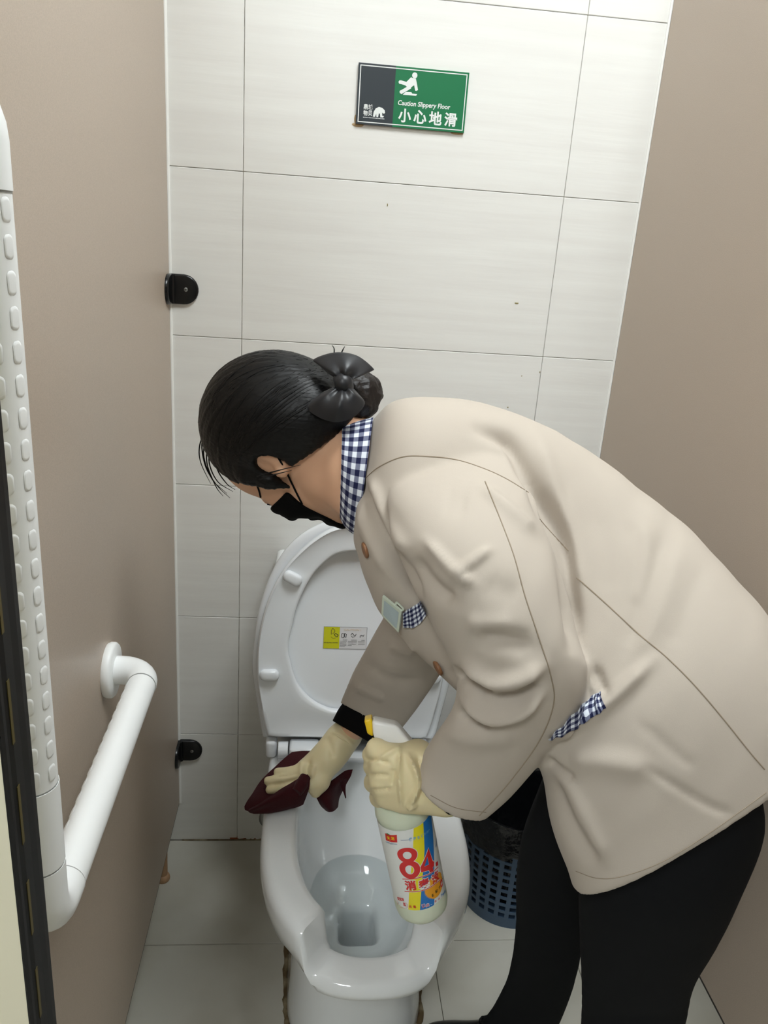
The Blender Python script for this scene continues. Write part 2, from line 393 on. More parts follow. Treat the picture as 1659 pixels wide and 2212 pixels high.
# tan foot of the left partition, standing just beyond its lower edge
fp = ATZ(352, 1899, 0); FXp = min(fp[0], XL-.006); ft = empty('partition_foot', (FXp, fp[1], 0)); tag(ft, 'small tan rounded foot under the left partition', 'foot')
obj('pad', *lathe([(0, 0), (.015, 0), (.016, .004), (.015, .010), (.011, .016)], 20, o=(FXp, fp[1], 0)), 'foot', ft)
obj('post', *lathe([(.011, .014), (.011, .05), (.012, .109), (.0, .1095)], 20, o=(FXp, fp[1], 0)), 'foot', ft)

def bracket(z, label, screw_dx=.03):
    """black corner bracket: a D-shaped leaf on the wall and one on the partition"""
    t = empty('corner_bracket', (XL, 0, z)); tag(t, label, 'bracket', 'black brackets of the left partition')
    def leaf(flip):
        n = 14; h = .0275; L = .054
        out = [(0, -h), (L-h, -h)]+[(L-h+h*math.sin(a), -h*math.cos(a)) for a in np.linspace(0, math.pi, n)]+[(L-h, h), (0, h)]
        m = MB()
        def ring(inset, dep): 
            r = []
            for (x, y) in out:
                cx, cy = L*.45, 0; s = 1-inset/h
                r.append((cx+(x-cx)*s if x > .001 else 0, cy+(y-cy)*s, dep))
            return r
        R = [ring(0, 0), ring(0, .004), ring(.0015, .0058), ring(.004, .0065)]
        q = []
        for rg in R:
            q.append([np.array([XL+a, -c-.0002, z+b]) if not flip else np.array([XL+c+.0002, -a, z+b]) for a, b, c in rg])
        v, f = loft(q); return v, f
    obj('wall_leaf', *leaf(False), 'black', t); obj('partition_leaf', *leaf(True), 'black', t)
    b = lathe([(.0, .001), (.008, .001), (.008, .008), (.003, .011), (.0, .0115)], 12, ax=(0, 0, 1), o=(XL+.006, -.006, z-.0265))
    obj('knuckle', *tube([(XL+.005, -.005, z-.026), (XL+.005, -.005, z+.026)], .0062, 12), 'black', t)
    s = obj('screw', *lathe([(.0038, .0), (.0038, .0012), (.0026, .0018), (.0, .0018)], 16, ax=(0, -1, 0), o=(XL+.031, -.0064, z)), 'steel', t)
    c = MB().box((XL+.0293, -.0088, z-.0005), (XL+.0327, -.008, z+.0005)).box((XL+.0305, -.0088, z-.0017), (XL+.0315, -.008, z+.0017)).build('cross_slot', 'stk_ink', s)
bracket(1.2865, 'black plastic corner bracket on the wall at the height of the person\'s head')
bracket(.2585, 'black plastic corner bracket on the wall low down beside the toilet')

# front panel of the stall, cream with a black rubber edge
t = empty('front_panel', (-.45, -1.09, .11)); tag(t, 'cream stall front panel with a black rubber edge at the left', 'panel')
MB().box((-.95, -1.105, .11), (-.0585, -1.055, 2.0)).build('board', 'cream', t, bevel=.001)
prof = [(-.0600, -1.1045), (-.0575, -1.1050), (-.0568, -1.1000), (-.0575, -1.094), (-.0565, -1.088), (-.0570, -1.074), (-.0565, -1.064), (-.0570, -1.056), (-.0600, -1.0525)]
sl = obj('edge_seal', *loft([[np.array([x, y, z]) for x, y in prof] for z in (.11, 2.0)]), 'rubber', t, False)
for z in np.arange(.2, 1.95, .085):
    MB().box((-.0578, -1.0895, z), (-.0562, -1.0855, z+.05)).build('yellow_mark', 'brass', sl)  # short dull yellow strips spaced along the seal

# grab bar
t = empty('grab_bar', (XL, -.75, .8)); tag(t, 'white L-shaped nylon grab bar on the left partition', 'grab bar')
BX, BZ, BR = -.0795, .7945, .0193; Y0, Y1, ZT = -.557, -1.0, 1.475
def arc(c, a, b, r, n=9):
    c, a, b = map(np.array, (c, a, b)); return [c+r*(math.cos(s)*a+math.sin(s)*b) for s in np.linspace(0, math.pi/2, n)]
for (yy, zz) in ((Y0, BZ+.0), (Y1, ZT)):
    fl = obj('flange', *lathe([(0, 0), (.038, 0), (.0395, .003), (.0395, .009), (.037, .012), (.021, .0125), (.0, .0125)], 40, ax=(1, 0, 0), o=(XL, yy, zz), x=(0, 1, 0)), 'nylon', t)
    obj('screw', *lathe([(.003, 0), (.003, .001), (0, .001)], 10, ax=(0, 0, -1), o=(XL+.006, yy+.006, zz-.0388)), 'panel_edge', fl)
r = .036
e0 = [(XL+.006, Y0, BZ), (BX-r, Y0, BZ)]+arc((BX-r, Y0-r, BZ), (0, 1, 0), (1, 0, 0), r)[1:]+[(BX, Y0-r-.004, BZ)]
obj('elbow', *tube(e0, BR+.0008, 24, 1), 'nylon', t)
e1 = [(BX, Y1+r+.015, BZ)]+arc((BX, Y1+r, BZ+r), (0, 0, -1), (0, -1, 0), r)+[(BX, Y1, BZ+r+.035)]
obj('elbow', *tube(e1, BR+.0008, 24, 1), 'nylon', t)
obj('sleeve_joint', *tube([(BX, Y1, BZ+r+.037), (BX, Y1, BZ+r+.118)], BR+.0008, 24, 1), 'nylon', t)
e2 = [(BX, Y1, ZT-r-.03)]+arc((BX-r, Y1, ZT-r), (1, 0, 0), (0, 0, 1), r)+[(XL+.006, Y1, ZT)]
obj('elbow', *tube(e2, BR+.0008, 24, 1), 'nylon', t)
hb = obj('horizontal_bar', *tube([(BX, Y0-r-.0055, BZ), (BX, Y1+r+.0165, BZ)], BR, 32, 1), 'nylon', t)
vb = obj('vertical_bar', *tube([(BX, Y1, BZ+r+.1195), (BX, Y1, ZT-r-.0315)], BR, 32, 1), 'nylon', t)
for a, b in (((BX, Y0-r-.0055, BZ), (BX, Y0-r-.004, BZ)), ((BX, Y1+r+.015, BZ), (BX, Y1+r+.0165, BZ)), ((BX, Y1, BZ+r+.035), (BX, Y1, BZ+r+.037)), ((BX, Y1, BZ+r+.118), (BX, Y1, BZ+r+.1195)), ((BX, Y1, ZT-r-.0315), (BX, Y1, ZT-r-.03))):
    obj('joint_ring', *tube([a, b], BR+.0003, 28, 1), 'ring', t)
# raised anti-slip pips on both bars: rows of ovals round the bar
pip_v, pip_f = [], []
def pip(L, wd, h):
    V = []; n = 14
    for s, hh in ((1, 0), (.88, h*.8), (.7, h)):
        V += [(s*(L/2-wd/2)*(1 if math.cos(a) > 0 else -1)*(1)+s*wd/2*math.cos(a), s*wd/2*math.sin(a), hh) for a in np.linspace(.001, 2*math.pi+.001, n, endpoint=False)]
    F = [(i*n+j, i*n+(j+1) % n, (i+1)*n+(j+1) % n, (i+1)*n+j) for i in range(2) for j in range(n)]+[tuple(2*n+j for j in range(n))]
    return V, F
PV, PF = pip(.0165, .0085, .0007)
def pips(bar, o, ax, u, w, length, angs, pitch):
    o, ax, u, w = map(lambda q: np.array(q, float), (o, ax, u, w)); me = None
    me = bpy.data.meshes.new('grip_pip'); me.from_pydata(PV, [], PF); me.materials.append(M['nylon']); me.shade_smooth()
    for k, a in enumerate(angs):
        for s in np.arange(.014, length-.01, pitch):
            nrm = math.cos(a)*u+math.sin(a)*w; tn = np.cross(nrm, ax); c = o+ax*s+nrm*(BR-.0002)
            ob = bpy.data.objects.new('grip_pip', me); COL.objects.link(ob); ob.parent = bar
            ob.matrix_local = Matrix(((ax[0], tn[0], nrm[0], 0), (ax[1], tn[1], nrm[1], 0), (ax[2], tn[2], nrm[2], 0), (0, 0, 0, 1)))
            ob.location = Vector(c-wloc(bar))
vl = (ZT-r-.0315)-(BZ+r+.1195); hl = (Y0-r-.0055)-(Y1+r+.0165)
pips(vb, (BX, Y1, BZ+r+.1195), (0, 0, 1), (1, 0, 0), (0, 1, 0), vl, [math.radians(q) for q in (-66, -20)], .0228)
pips(hb, (BX, Y0-r-.0055, BZ), (0, -1, 0), (0, 0, 1), (1, 0, 0), hl, [math.radians(q) for q in (-100, -55)], .0228)

# sign on the wall
sx0, sx1, sz0, sz1 = .1995, .397, 1.594, 1.6915; SW, SH = sx1-sx0, sz1-sz0
t = empty('wall_sign', (sx0, 0, sz0)); tag(t, 'green and slate slippery floor sign on the tiled wall', 'sign')
MB().box((sx0, -.0055, sz0), (sx0+.066, -.0008, sz1)).build('slate_plate', 'sign_dark', t)
MB().box((sx0+.066, -.0055, sz0), (sx1, -.0008, sz1)).build('green_plate', 'sign_green', t)
o = np.array([sx0, -.0055, sz0]); ex, ez = np.array([1., 0, 0]), np.array([0, 0, 1.])
fr = join2d(rect2d(.003, .003, SW-.003, .0046), rect2d(.003, SH-.0046, SW-.003, SH-.003), rect2d(.003, .003, .0046, SH-.003), rect2d(SW-.0046, .003, SW-.003, SH-.003))
decal('border_line', fr, o, ex, ez, 'sign_white', t, .0003)
S = SW/1310.; 
def sp(x, y):                                                     # zoomed picture coordinates -> sign plane, undoing its tilt
    u = (x-195+(y-150)*.03)/1310; v = (y-150-(x-195)*.084)/690
    return (u*SW, SH-v*SH)
man = join2d(circ2d(*sp(855, 292), .0047), poly2d([sp(818, 318), sp(868, 330), sp(862, 395), sp(800, 440), sp(752, 410), sp(770, 380)]),
             stroke2d([sp(700, 370), sp(790, 395)], .0058), stroke2d([sp(800, 425), sp(705, 480)], .0058), stroke2d([sp(855, 340), sp(882, 450)], .0052), stroke2d([sp(820, 335), sp(770, 385)], .006),
             circ2d(*sp(686, 368), .0029, 12), circ2d(*sp(702, 478), .0029, 12), circ2d(*sp(880, 448), .0025, 12),
             poly2d([sp(755, 478), sp(822, 480), sp(835, 497), sp(892, 502), sp(882, 522), sp(722, 510)]))
decal('falling_figure', man, o, ex, ez, 'sign_white', t, .0003)
tx = text2d('Caution Slippery Floor', .01, .00022, .12)
decal('english_lettering', fit2d(tx, .0735, .0335, w=.095, h=.0105), o, ex, ez, 'sign_white', t, .0003)
x = .0755
for ch in '小心地滑':
    decal('chinese_character', fit2d(text2d(ch, .02, .00055), x, .0085, w=.0235, h=.0225), o, ex, ez, 'sign_white', t, .0003); x += .0279
lg = [fit2d(text2d(c, .006, .00015), .0125+.0085*(i % 2), .024-.0098*(i//2), w=.0078, h=.0088) for i, c in enumerate('鼎城物贝')]
hump = [(.030, .0135), (.031, .0215), (.0345, .0275), (.040, .0300), (.046, .0290), (.0505, .0255), (.0515, .0215), (.0495, .0195), (.0465, .0215), (.0465, .0165), (.0500, .0160), (.0485, .0135), (.0435, .0135), (.0425, .0190), (.0405, .0200), (.0395, .0135), (.0365, .0135), (.0355, .0190), (.034, .0135)]
decal('logo_lettering', join2d(*lg), o, ex, ez, 'sign_white', t, .0003)
decal('logo_emblem', poly2d(hump), o, ex, ez, 'sign_white', t, .0003)
decal('logo_line', join2d(*[rect2d(.0125+k*.0026, .0108, .0125+k*.0026+.0019, .0119) for k in range(15)]), o, ex, ez, 'sign_white', t, .0003)
glue = []
m = MB()
for cx, cz, w, h in ((sx0+.004, sz0-.001, .018, .006), (sx1-.012, sz0-.001, .02, .004), (sx0-.0005, sz0+.008, .004, .012)):
    v, f = lathe([(0, .0012), (.5, .001), (.8, .0006), (1, 0)], 14, ax=(0, -1, 0)); obj('glue_residue', [np.array([cx, 0, cz])+np.array([p[0]*w*.6, p[1]-.0003, p[2]*h*.6]) for p in v], f, 'glue', t)


# small marks on the wall and the sealant along its foot
for (px, py, w, h) in ((1116, 655, .0042, .0016), (837, 443, .001, .003), (1166, 804, .001, .002), (1127, 812, .001, .0013), (1097, 880, .0014, .0014)):
    c = ATY(px, py, 0); v, f = lathe([(0, .0009), (.6, .0008), (1, 0)], 9, ax=(0, -1, 0)); obj('chip_mark', [c+np.array([p[0]*w*random.uniform(.8, 1.2), p[1]-.0003, p[2]*h*random.uniform(.7, 1.3)]) for p in v], f, 'chip', wall)
def crust(name, path, w, h, m, parent, seed, n=60):
    """an irregular strip of old sealant along a path on the floor"""
    r = np.random.default_rng(seed); c = catmull(path, max(1, n//max(1, len(path)-1))); T = np.gradient(c, axis=0); R = []
    nw = np.interp(np.arange(len(c)), np.arange(0, len(c)+8, 4), r.uniform(.55, 1.35, len(np.arange(0, len(c)+8, 4)))); nw2 = np.interp(np.arange(len(c)), np.arange(0, len(c)+8, 3), r.uniform(.6, 1.3, len(np.arange(0, len(c)+8, 3))))
    for i in range(len(c)):
        s = unit(np.cross(T[i], [0, 0, 1])); a = w*nw[i]; b = w*nw2[i]; hh = h*(.7+.5*nw2[i])
        R.append([c[i]-s*a, c[i]-s*a*.7+[0, 0, hh*.7], c[i]+[0, 0, hh], c[i]+s*b*.7+[0, 0, hh*.7], c[i]+s*b])
    return obj(name, *loft(R, closed=False), m, parent)
crust('corner_sealant', [(.083, -.002, .001), (-.13, -.002, .001)], .0022, .002, 'dirt', wall, 2)
crust('rust_sealant', [ATZ(497, 1811, .001), ATZ(540, 1810, .002), ATZ(569, 1810, .001)], .0045, .006, 'rust', wall, 5, 40)

# ================================================================ toilet
t = empty('toilet', (.262, -.36, 0)); tag(t, 'white ceramic toilet with raised seat and lid against the tiled wall', 'toilet')
TX, TY = .264, -.42
def trings(spec, n=96):
    """spec rows: half width, front length, back length, z, front power, back power"""
    R = []; ph = np.linspace(0, 2*math.pi, n, endpoint=False)
    for w, lf, lb, z, pf, pb in spec:
        ring = []
        for a in ph:
            c, s = math.cos(a), math.sin(a); p = pf if c > 0 else pb
            x = w*math.copysign(abs(s)**(2/p), s); y = -lf*abs(c)**(2/p) if c > 0 else lb*abs(c)**(2/p)
            ring.append((TX+x, TY+y, z))
        R.append(ring)
    return np.array(R)
outer = [(0.128, 0.125, 0.36, 0, 2.6, 5), (0.128, 0.125, 0.36, 0.02, 2.6, 5), (0.124, 0.12, 0.36, 0.06, 2.6, 5), (0.122, 0.12, 0.36, 0.16, 2.5, 5), (0.125, 0.128, 0.36, 0.215, 2.4, 5), (0.1285, 0.137, 0.362, 0.228, 2.3, 5), (0.136, 0.15, 0.365, 0.236, 2.2, 5),
         (0.152, 0.185, 0.37, 0.262, 2.1, 5), (0.17, 0.227, 0.38, 0.3, 2.25, 5), (0.181, 0.254, 0.385, 0.335, 2.35, 5), (0.1845, 0.264, 0.388, 0.365, 2.35, 5), (0.184, 0.266, 0.388, 0.383, 2.35, 5), (0.181, 0.263, 0.385, 0.393, 2.35, 5), (0.175, 0.256, 0.38, 0.399, 2.35, 5), (0.168, 0.248, 0.36, 0.4, 2.35, 4.5)]
inner = [(0.134, 0.218, 0.215, 0.4, 2.35, 3.2), (0.127, 0.211, 0.208, 0.399, 2.35, 3.2), (0.122, 0.206, 0.203, 0.394, 2.35, 3.2), (0.12, 0.204, 0.2, 0.38, 2.35, 3), (0.118, 0.201, 0.196, 0.34, 2.35, 2.8), (0.113, 0.19, 0.18, 0.29, 2.25, 2.6), (0.105, 0.16, 0.155, 0.245, 2, 2.4), (0.092, 0.122, 0.13, 0.212, 2, 2.3), (0.078, 0.09, 0.11, 0.188, 2.2, 2.6),
         (0.06, 0.06, 0.085, 0.172, 2.6, 3), (0.046, 0.042, 0.065, 0.166, 3.5, 4), (0.038, 0.034, 0.055, 0.16, 4.5, 5), (0.035, 0.031, 0.051, 0.145, 5, 5), (0.033, 0.03, 0.049, 0.09, 5, 5), (0.033, 0.03, 0.049, 0.03, 5, 5), (0.03, 0.027, 0.046, 0.015, 5, 5)]
R = trings(outer+inner)
dx = np.abs(R[..., 0]-TX); ss = lambda x: (lambda q: q*q*(3-2*q))(np.clip(x, 0, 1))
nO = len(outer)-4; sa = np.abs(np.sin(np.linspace(0, 2*math.pi, R.shape[1], endpoint=False)))[None, :]; k_ = np.arange(len(R))[:, None]
lo_ = np.where(k_ < nO, .36, .47); wd_ = np.where(k_ < nO, .30, .10)                 # the notch at the front ends in two short walls across the rim
S = (1-ss((sa-lo_)/wd_))*ss((-(R[..., 1]-TY)-.05)/.08)*ss((R[..., 2]-.27)/.12)
R[..., 2] -= .068*S
body = obj('bowl', *loft(R, True, True), 'ceramic', t)
w_rings = trings([(.0955, .128, .137, .2165, 2, 2.3), (.05, .07, .07, .2165, 2, 2.3), (.01, .01, .01, .2165, 2, 2)], 64)
obj('water', *loft(w_rings, False, True), 'water', t)
# sealant round the foot
crust('foot_sealant', [(TX-.131, -.06, .0), (TX-.1325, -.2, 0), (TX-.133, -.34, 0), (TX-.131, -.42, 0), (TX-.125, -.48, 0), (TX-.10, -.53, 0), (TX-.05, -.551, 0)], .0055, .003, 'dirt', t, 11, 140)
crust('foot_sealant', [(TX+.131, -.06, .0), (TX+.1325, -.2, 0), (TX+.133, -.34, 0), (TX+.131, -.42, 0), (TX+.125, -.48, 0), (TX+.10, -.53, 0), (TX+.05, -.551, 0)], .0055, .003, 'dirt', t, 12, 140)
# cistern
m = MB().box((.083, -.165, .399), (.435, -.012, .735)); c_ = m.build('cistern', 'ceramic', t, bevel=.03, seg=5)
m = MB().box((.078, -.171, .736), (.44, -.008, .772)); c2 = m.build('cistern_lid', 'ceramic', t, bevel=.014, seg=4)
obj('flush_button', *lathe([(0, 0), (.022, 0), (.022, .004), (.02, .006), (0, .006)], 28, o=(.259, -.09, .772)), 'steel', c2)
# lid and seat, raised: outlines live in the plane of the raised seat
LP0 = np.array([0, -.222, .42]); LU = unit([0, .10, 1.0]); LN = np.cross([1, 0, 0], LU)     # LN faces the camera (-y)
def onp(px, py, lift=0):
    o = LP0+LN*lift; r = ray(px, py); q = CAM+r*(((o-CAM)@LN)/(r@LN)); return np.array([q[0], (q-o)@LU])
def lp(x, s, n): return np.array([x, 0, 0])+LP0*[0, 1, 1]+LU*s+LN*n
def closed_half(left, xc, n):
    """left half outline (bottom to top) mirrored about xc, resampled to n points"""
    L = np.array(left); L = catmull(L, 6); Rr = L[::-1].copy(); Rr[:, 0] = 2*xc-Rr[:, 0]; q = np.concatenate([L, Rr[1:]]); q = np.concatenate([q, q[:1]])
    d = np.concatenate([[0], np.cumsum(np.linalg.norm(np.diff(q, axis=0), axis=1))]); s = np.linspace(0, d[-1], n, endpoint=False)
    return np.stack([np.interp(s, d, q[:, 0]), np.interp(s, d, q[:, 1])], 1)
lid_l = [onp(*q) for q in ((566, 1603), (556, 1545), (547, 1490), (542.6, 1447), (547.5, 1389), (556, 1331), (578, 1262), (607, 1207), (641, 1169), (682, 1143), (722, 1130))]
LXC = .243; lid_l.append(np.array([LXC, lid_l[-1][1]+.006]))
seat_l = [onp(*q) for q in ((577, 1590), (565, 1535), (556, 1476), (556, 1404), (566, 1340), (586, 1279), (618, 1224), (659, 1181), (699, 1152), (734, 1138))]
SXC = .238; seat_l.append(np.array([SXC, seat_l[-1][1]+.004]))
def scale(q, k, c): return c+(q-c)*k
NO = 160; LO = closed_half(lid_l, LXC, NO); lc = LO.mean(0)
Q = [(1.0, -.030), (1.0, -.022), (.985, -.015), (.95, -.0135), (.5, -.0125), (.02, -.0125)]       # front of the lid, slightly dished
Qb = [(.02, -.046), (.5, -.045), (.9, -.042), (.975, -.038)]
rings = [[lp(*scale(p, k, lc), n) for p in LO] for k, n in Qb+Q]
lid = obj('lid', *loft(rings), 'seat', t)
SO = closed_half(seat_l, SXC, NO)
hole_l = [onp(*q) for q in ((752, 1536), (728, 1535), (705, 1531), (670, 1511), (641, 1476), (624, 1418), (623, 1389), (630, 1355), (644, 1302), (670, 1250), (699, 1216), (728, 1196), (751, 1190))]
hole_l[0][0] = SXC; hole_l[-1][0] = SXC
hl_ = np.array(hole_l); hr = hl_[::-1].copy(); hr[:, 0] = 2*SXC-hr[:, 0]; hq = catmull(np.concatenate([hl_, hr[1:]]), 5)
def radial(q, c, n):
    a = np.arctan2(q[:, 1]-c[1], q[:, 0]-c[0]); r = np.hypot(q[:, 0]-c[0], q[:, 1]-c[1]); i = np.argsort(a); a, r = a[i], r[i]
    th = np.linspace(-math.pi, math.pi, n, endpoint=False); rr = np.interp(th, np.concatenate([a-2*math.pi, a, a+2*math.pi]), np.tile(r, 3)); return np.stack([c[0]+rr*np.cos(th), c[1]+rr*np.sin(th)], 1)
hc = np.array([SXC, hq[:, 1].mean()]); HI = radial(hq, hc, NO); SOr = radial(SO, hc, NO)
def mixr(k): return HI+(SOr-HI)*k
prof = [(1, -.010), (1, -.002), (.985, .004), (.94, .0065), (.88, .0045), (.5, .003), (.22, .0035), (.10, .0045), (.03, .0035), (0, 0), (-.015, -.006), (0, -.010)]
rings = [[lp(p[0], p[1], n) for p in mixr(k)] for k, n in prof]; rings.append(rings[0])
seat = obj('seat', *loft(rings, False, False), 'seat', t)
def bumper(px, py, ang, L=.030, wd=.021):
    c = onp(px, py, .004); return c, ang, L, wd
for px, py, ang in ((632, 1248, -28), (582, 1457, 0)):
    for mir in (0, 1):
        c = onp(px, py, .004); a = math.radians(ang); 
        if mir: c = np.array([2*SXC-c[0], c[1]]); a = -a
        V = []; n = 24
        for s, h in ((1, .003), (1, .009), (.9, .0125), (.7, .0145), (.3, .015)):
            ring = []
            for b in np.linspace(0, 2*math.pi, n, endpoint=False):
                x = s*(.0085*(1 if math.cos(b) > 0 else -1)*min(1, abs(math.cos(b))*4)+.0105*math.cos(b)); y = s*.0112*math.sin(b)
                ring.append(lp(c[0]+x*math.cos(a)-y*math.sin(a), c[1]+x*math.sin(a)+y*math.cos(a), h))
            V.append(ring)
        obj('bumper', *loft(V), 'seat', seat)
# hinge: two blocks with a barrel, and the notches they sit in
for mir in (0, 1):
    fx = (lambda x: 2*SXC-x) if mir else (lambda x: x)
    def hb_(x0, x1, lo, hi, bv=.004, seg=3, nm='hinge_block'):
        a, b = sorted((fx(x0), fx(x1))); return MB().box((a, lo[0], lo[1]), (b, hi[0], hi[1])).build(nm, 'seat', t, bevel=bv, seg=seg)
    xa, xb = onp(602, 1600)[0], onp(690, 1600)[0]
    hb_(xa+.022, xb, (-.252, .412), (-.212, .442), .006, 4)
    obj('hinge_barrel', *tube([(fx(xa), -.232, .427), (fx(xa+.019), -.232, .427)], .0165, 24, 1), 'seat', t)
    obj('hinge_pin', *tube([(fx(xb), -.232, .427), (fx(xb+.006), -.232, .427)], .008, 16, 1), 'seat', t)
    hb_(xa-.026, xa-.003, (-.225, .400), (-.195, .440), .008, 3, 'hinge_foot')
MB().box((TX-.165, -.235, .3985), (TX+.16, -.185, .412)).build('hinge_plate', 'seat', t, bevel=.004)
# warning sticker on the underside of the lid
sk = tag(empty('_tmp'), None) if False else None
c0 = onp(697.5, 1400.5, -.0125); c1 = onp(793.5, 1355, -.0125); KW, KH = c1[0]-c0[0], c1[1]-c0[1]
o = lp(c0[0], c0[1], -.0119); ex, ez = np.array([1., 0, 0]), LU
stk = decal('sticker', rect2d(0, 0, KW, KH), o, ex, ez, 'stk_white', lid, 0)
decal('sticker_yellow_field', rect2d(.0006, .0006, KW*.37, KH-.0006), o, ex, ez, 'stk_yellow', stk, .0002)
bw = .0006
decal('sticker_border', join2d(rect2d(0, 0, KW, bw), rect2d(0, KH-bw, KW, KH), rect2d(0, 0, bw, KH), rect2d(KW-bw, 0, KW, KH)), o, ex, ez, 'stk_mid', stk, .0003)
def kp(x, y): return ((x-240)/1215*KW, KH-(y-195)/580*KH)
ink = [stroke2d([kp(455, 400), kp(450, 300), kp(490, 238), kp(545, 280), kp(550, 330), kp(490, 385)], .0009), stroke2d([kp(540, 395), kp(575, 370), kp(650, 410), kp(620, 465), kp(560, 430), kp(540, 395)], .0012), stroke2d([kp(450, 460), kp(510, 505), kp(580, 490)], .0006),
       stroke2d([kp(745, 380), kp(750, 470), kp(810, 480), kp(820, 380), kp(770, 365), kp(745, 380)], .001), stroke2d([kp(830, 360), kp(880, 390), kp(870, 470), kp(830, 450), kp(830, 360)], .001),
       stroke2d([kp(1005, 400), kp(1045, 350), kp(1085, 400), kp(1130, 430), kp(1150, 380)], .001), stroke2d([kp(1020, 430), kp(1060, 465), kp(1110, 440)], .0008),
       stroke2d([kp(1265, 465), kp(1275, 410), kp(1310, 400), kp(1315, 430)], .001), stroke2d([kp(1330, 410), kp(1355, 430), kp(1375, 385)], .001)]
for x0, x1, rows in ((705, 900, ((790, 905, 535), (705, 900, 570), (705, 890, 605), (705, 888, 642), (705, 890, 680), (705, 855, 717))), (0, 0, ((1025, 1175, 535), (935, 1185, 570), (935, 1175, 605), (935, 1170, 642), (935, 1040, 682))), (0, 0, ((1310, 1400, 535), (1220, 1400, 570), (1220, 1405, 605), (1220, 1405, 645)))):
    for a, b, y in rows:
        x = a
        while x < b:
            w = random.uniform(14, 42); ink.append(stroke2d([kp(x, y), kp(min(x+w, b), y)], .0007)); x += w+9
decal('sticker_drawings', join2d(*ink), o, ex, ez, 'stk_ink', stk, .0004)
decal('sticker_caption', fit2d(text2d('NO SLOWLY DOWN', .004, .00012), *kp(262, 630), w=KW*.32, h=.0024), o, ex, ez, 'stk_ink', stk, .0004)
decal('sticker_heading', fit2d(text2d('CAUTION !', .004, .0001), *kp(800, 290), w=KW*.40, h=.0036), o, ex, ez, 'stk_pale', stk, .0004)
# water hose at the left of the pedestal
hp = ATZ(566, 1762, .2)
ho = obj('supply_hose', *tube([(.155, -.012, .13), (.15, -.035, .135), (.13, -.05, .17), (.12, -.045, .24), (.12, -.04, .33), (.12, -.05, .40)], .0095, 14, 6), 'hose', t)
va = obj('stop_valve', *lathe([(0, 0), (.024, 0), (.026, .004), (.012, .006), (.012, .03), (.0, .032)], 20, ax=(0, -1, 0), o=(.155, -.0005, .13)), 'steel', t)
elb = ATY(570, 1765, -.20)
obj('hose_loop', *tube([elb+[.03, .05, .03], elb+[.004, .02, .012], elb+[-.004, 0, -.004], elb+[.006, -.004, -.016], elb+[.035, .0, -.02]], .0062, 12, 5), 'hose', t)
# nick on the pedestal front

# ================================================================ waste basket with a black bag
BCX, BCY, BH, RB, RT = .632, -.165, .275, .108, .128
t = empty('waste_basket', (BCX, BCY, 0)); tag(t, 'blue-grey slotted plastic waste basket lined with a black bag', 'basket')
def brad(z): return RB+(RT-RB)*z/BH
# lattice wall: rows of slots cut through, built as ribs and rings with thickness
NS, RW = 30, 9; zs = [.0, .028]; z = .028
m = MB()
def shell(z0, z1, a0, a1, n, th=.0028):
    A = np.linspace(a0, a1, n+1); q = []
    for zz in (z0, z1):
        for rr in (brad(zz), brad(zz)-th): q.append([(BCX+rr*math.cos(a), BCY+rr*math.sin(a), zz) for a in A])
    o0, i0, o1, i1 = q; k = n+1; V = o0+i0+o1+i1; F = []
    for j in range(n):
        F += [(j, j+1, 2*k+j+1, 2*k+j), (k+j+1, k+j, 3*k+j, 3*k+j+1), (j+1, j, k+j, k+j+1), (2*k+j, 2*k+j+1, 3*k+j+1, 3*k+j)]
    F += [(0, 2*k, 3*k, k), (n, k+n, 3*k+n, 2*k+n)]; m.add(V, F)
shell(0, .028, 0, 2*math.pi, 90); 
rowh = .0195; zr = .028
for i in range(RW):
    off = 0
    for j in range(NS):
        a = 2*math.pi*(j+off)/NS; shell(zr, zr+.0125, a, a+2*math.pi/NS*.40, 2)
    shell(zr+.0125, zr+rowh, 0, 2*math.pi, 90); zr += rowh
shell(zr, BH-.02, 0, 2*math.pi, 90)
lat = m.build('lattice_wall', 'basket', t, True); lat.data.set_sharp_from_angle(angle=.6); lat['kind'] = 'stuff'
obj('rim', *lathe([(brad(BH-.02)-.003, BH-.02), (brad(BH-.02)+.001, BH-.02), (RT+.005, BH-.012), (RT+.006, BH-.004), (RT+.002, BH), (RT-.003, BH-.002)], 72, o=(BCX, BCY, 0), caps=False), 'basket', t)
obj('base', *lathe([(0, .004), (RB-.001, .004), (RB-.001, .008), (0, .008)], 60, o=(BCX, BCY, 0)), 'basket', t)
n = 120; R = []; r_ = np.random.default_rng(3); ph = r_.uniform(0, 6.28, 12)
def wob(a, k): return sum(math.sin(a*f+ph[i]+k*1.7)/f**.5 for i, f in enumerate((5, 9, 14, 23, 31)))
for k, (rr, z, am) in enumerate(((RT+.007, BH-.072, .0022), (RT+.0085, BH-.06, .002), (RT+.0085, BH-.03, .0012), (RT+.0095, BH-.006, .001), (RT+.006, BH+.006, .002), (RT-.004, BH+.002, .002), (RT-.012, BH-.03, .003), (RT-.02, BH-.09, .005), (RT-.03, BH-.16, .006), (RB-.02, .05, .006), (.05, .02, .004), (.005, .014, 0))):
    R.append([(BCX+(rr+am*wob(a, k*.3))*math.cos(a), BCY+(rr+am*wob(a, k*.3))*math.sin(a), z+(.006*wob(a, 2) if k == 0 else am*.6*wob(a, 5))) for a in np.linspace(0, 2*math.pi, n, endpoint=False)])
obj('bag_liner', *loft(R, False, True), 'bag', t)

# ================================================================ the person
feet = (.52, -.66, 0)
pers = empty('person', feet); tag(pers, 'person in beige coat, black mask and latex gloves bending over the toilet', 'person')
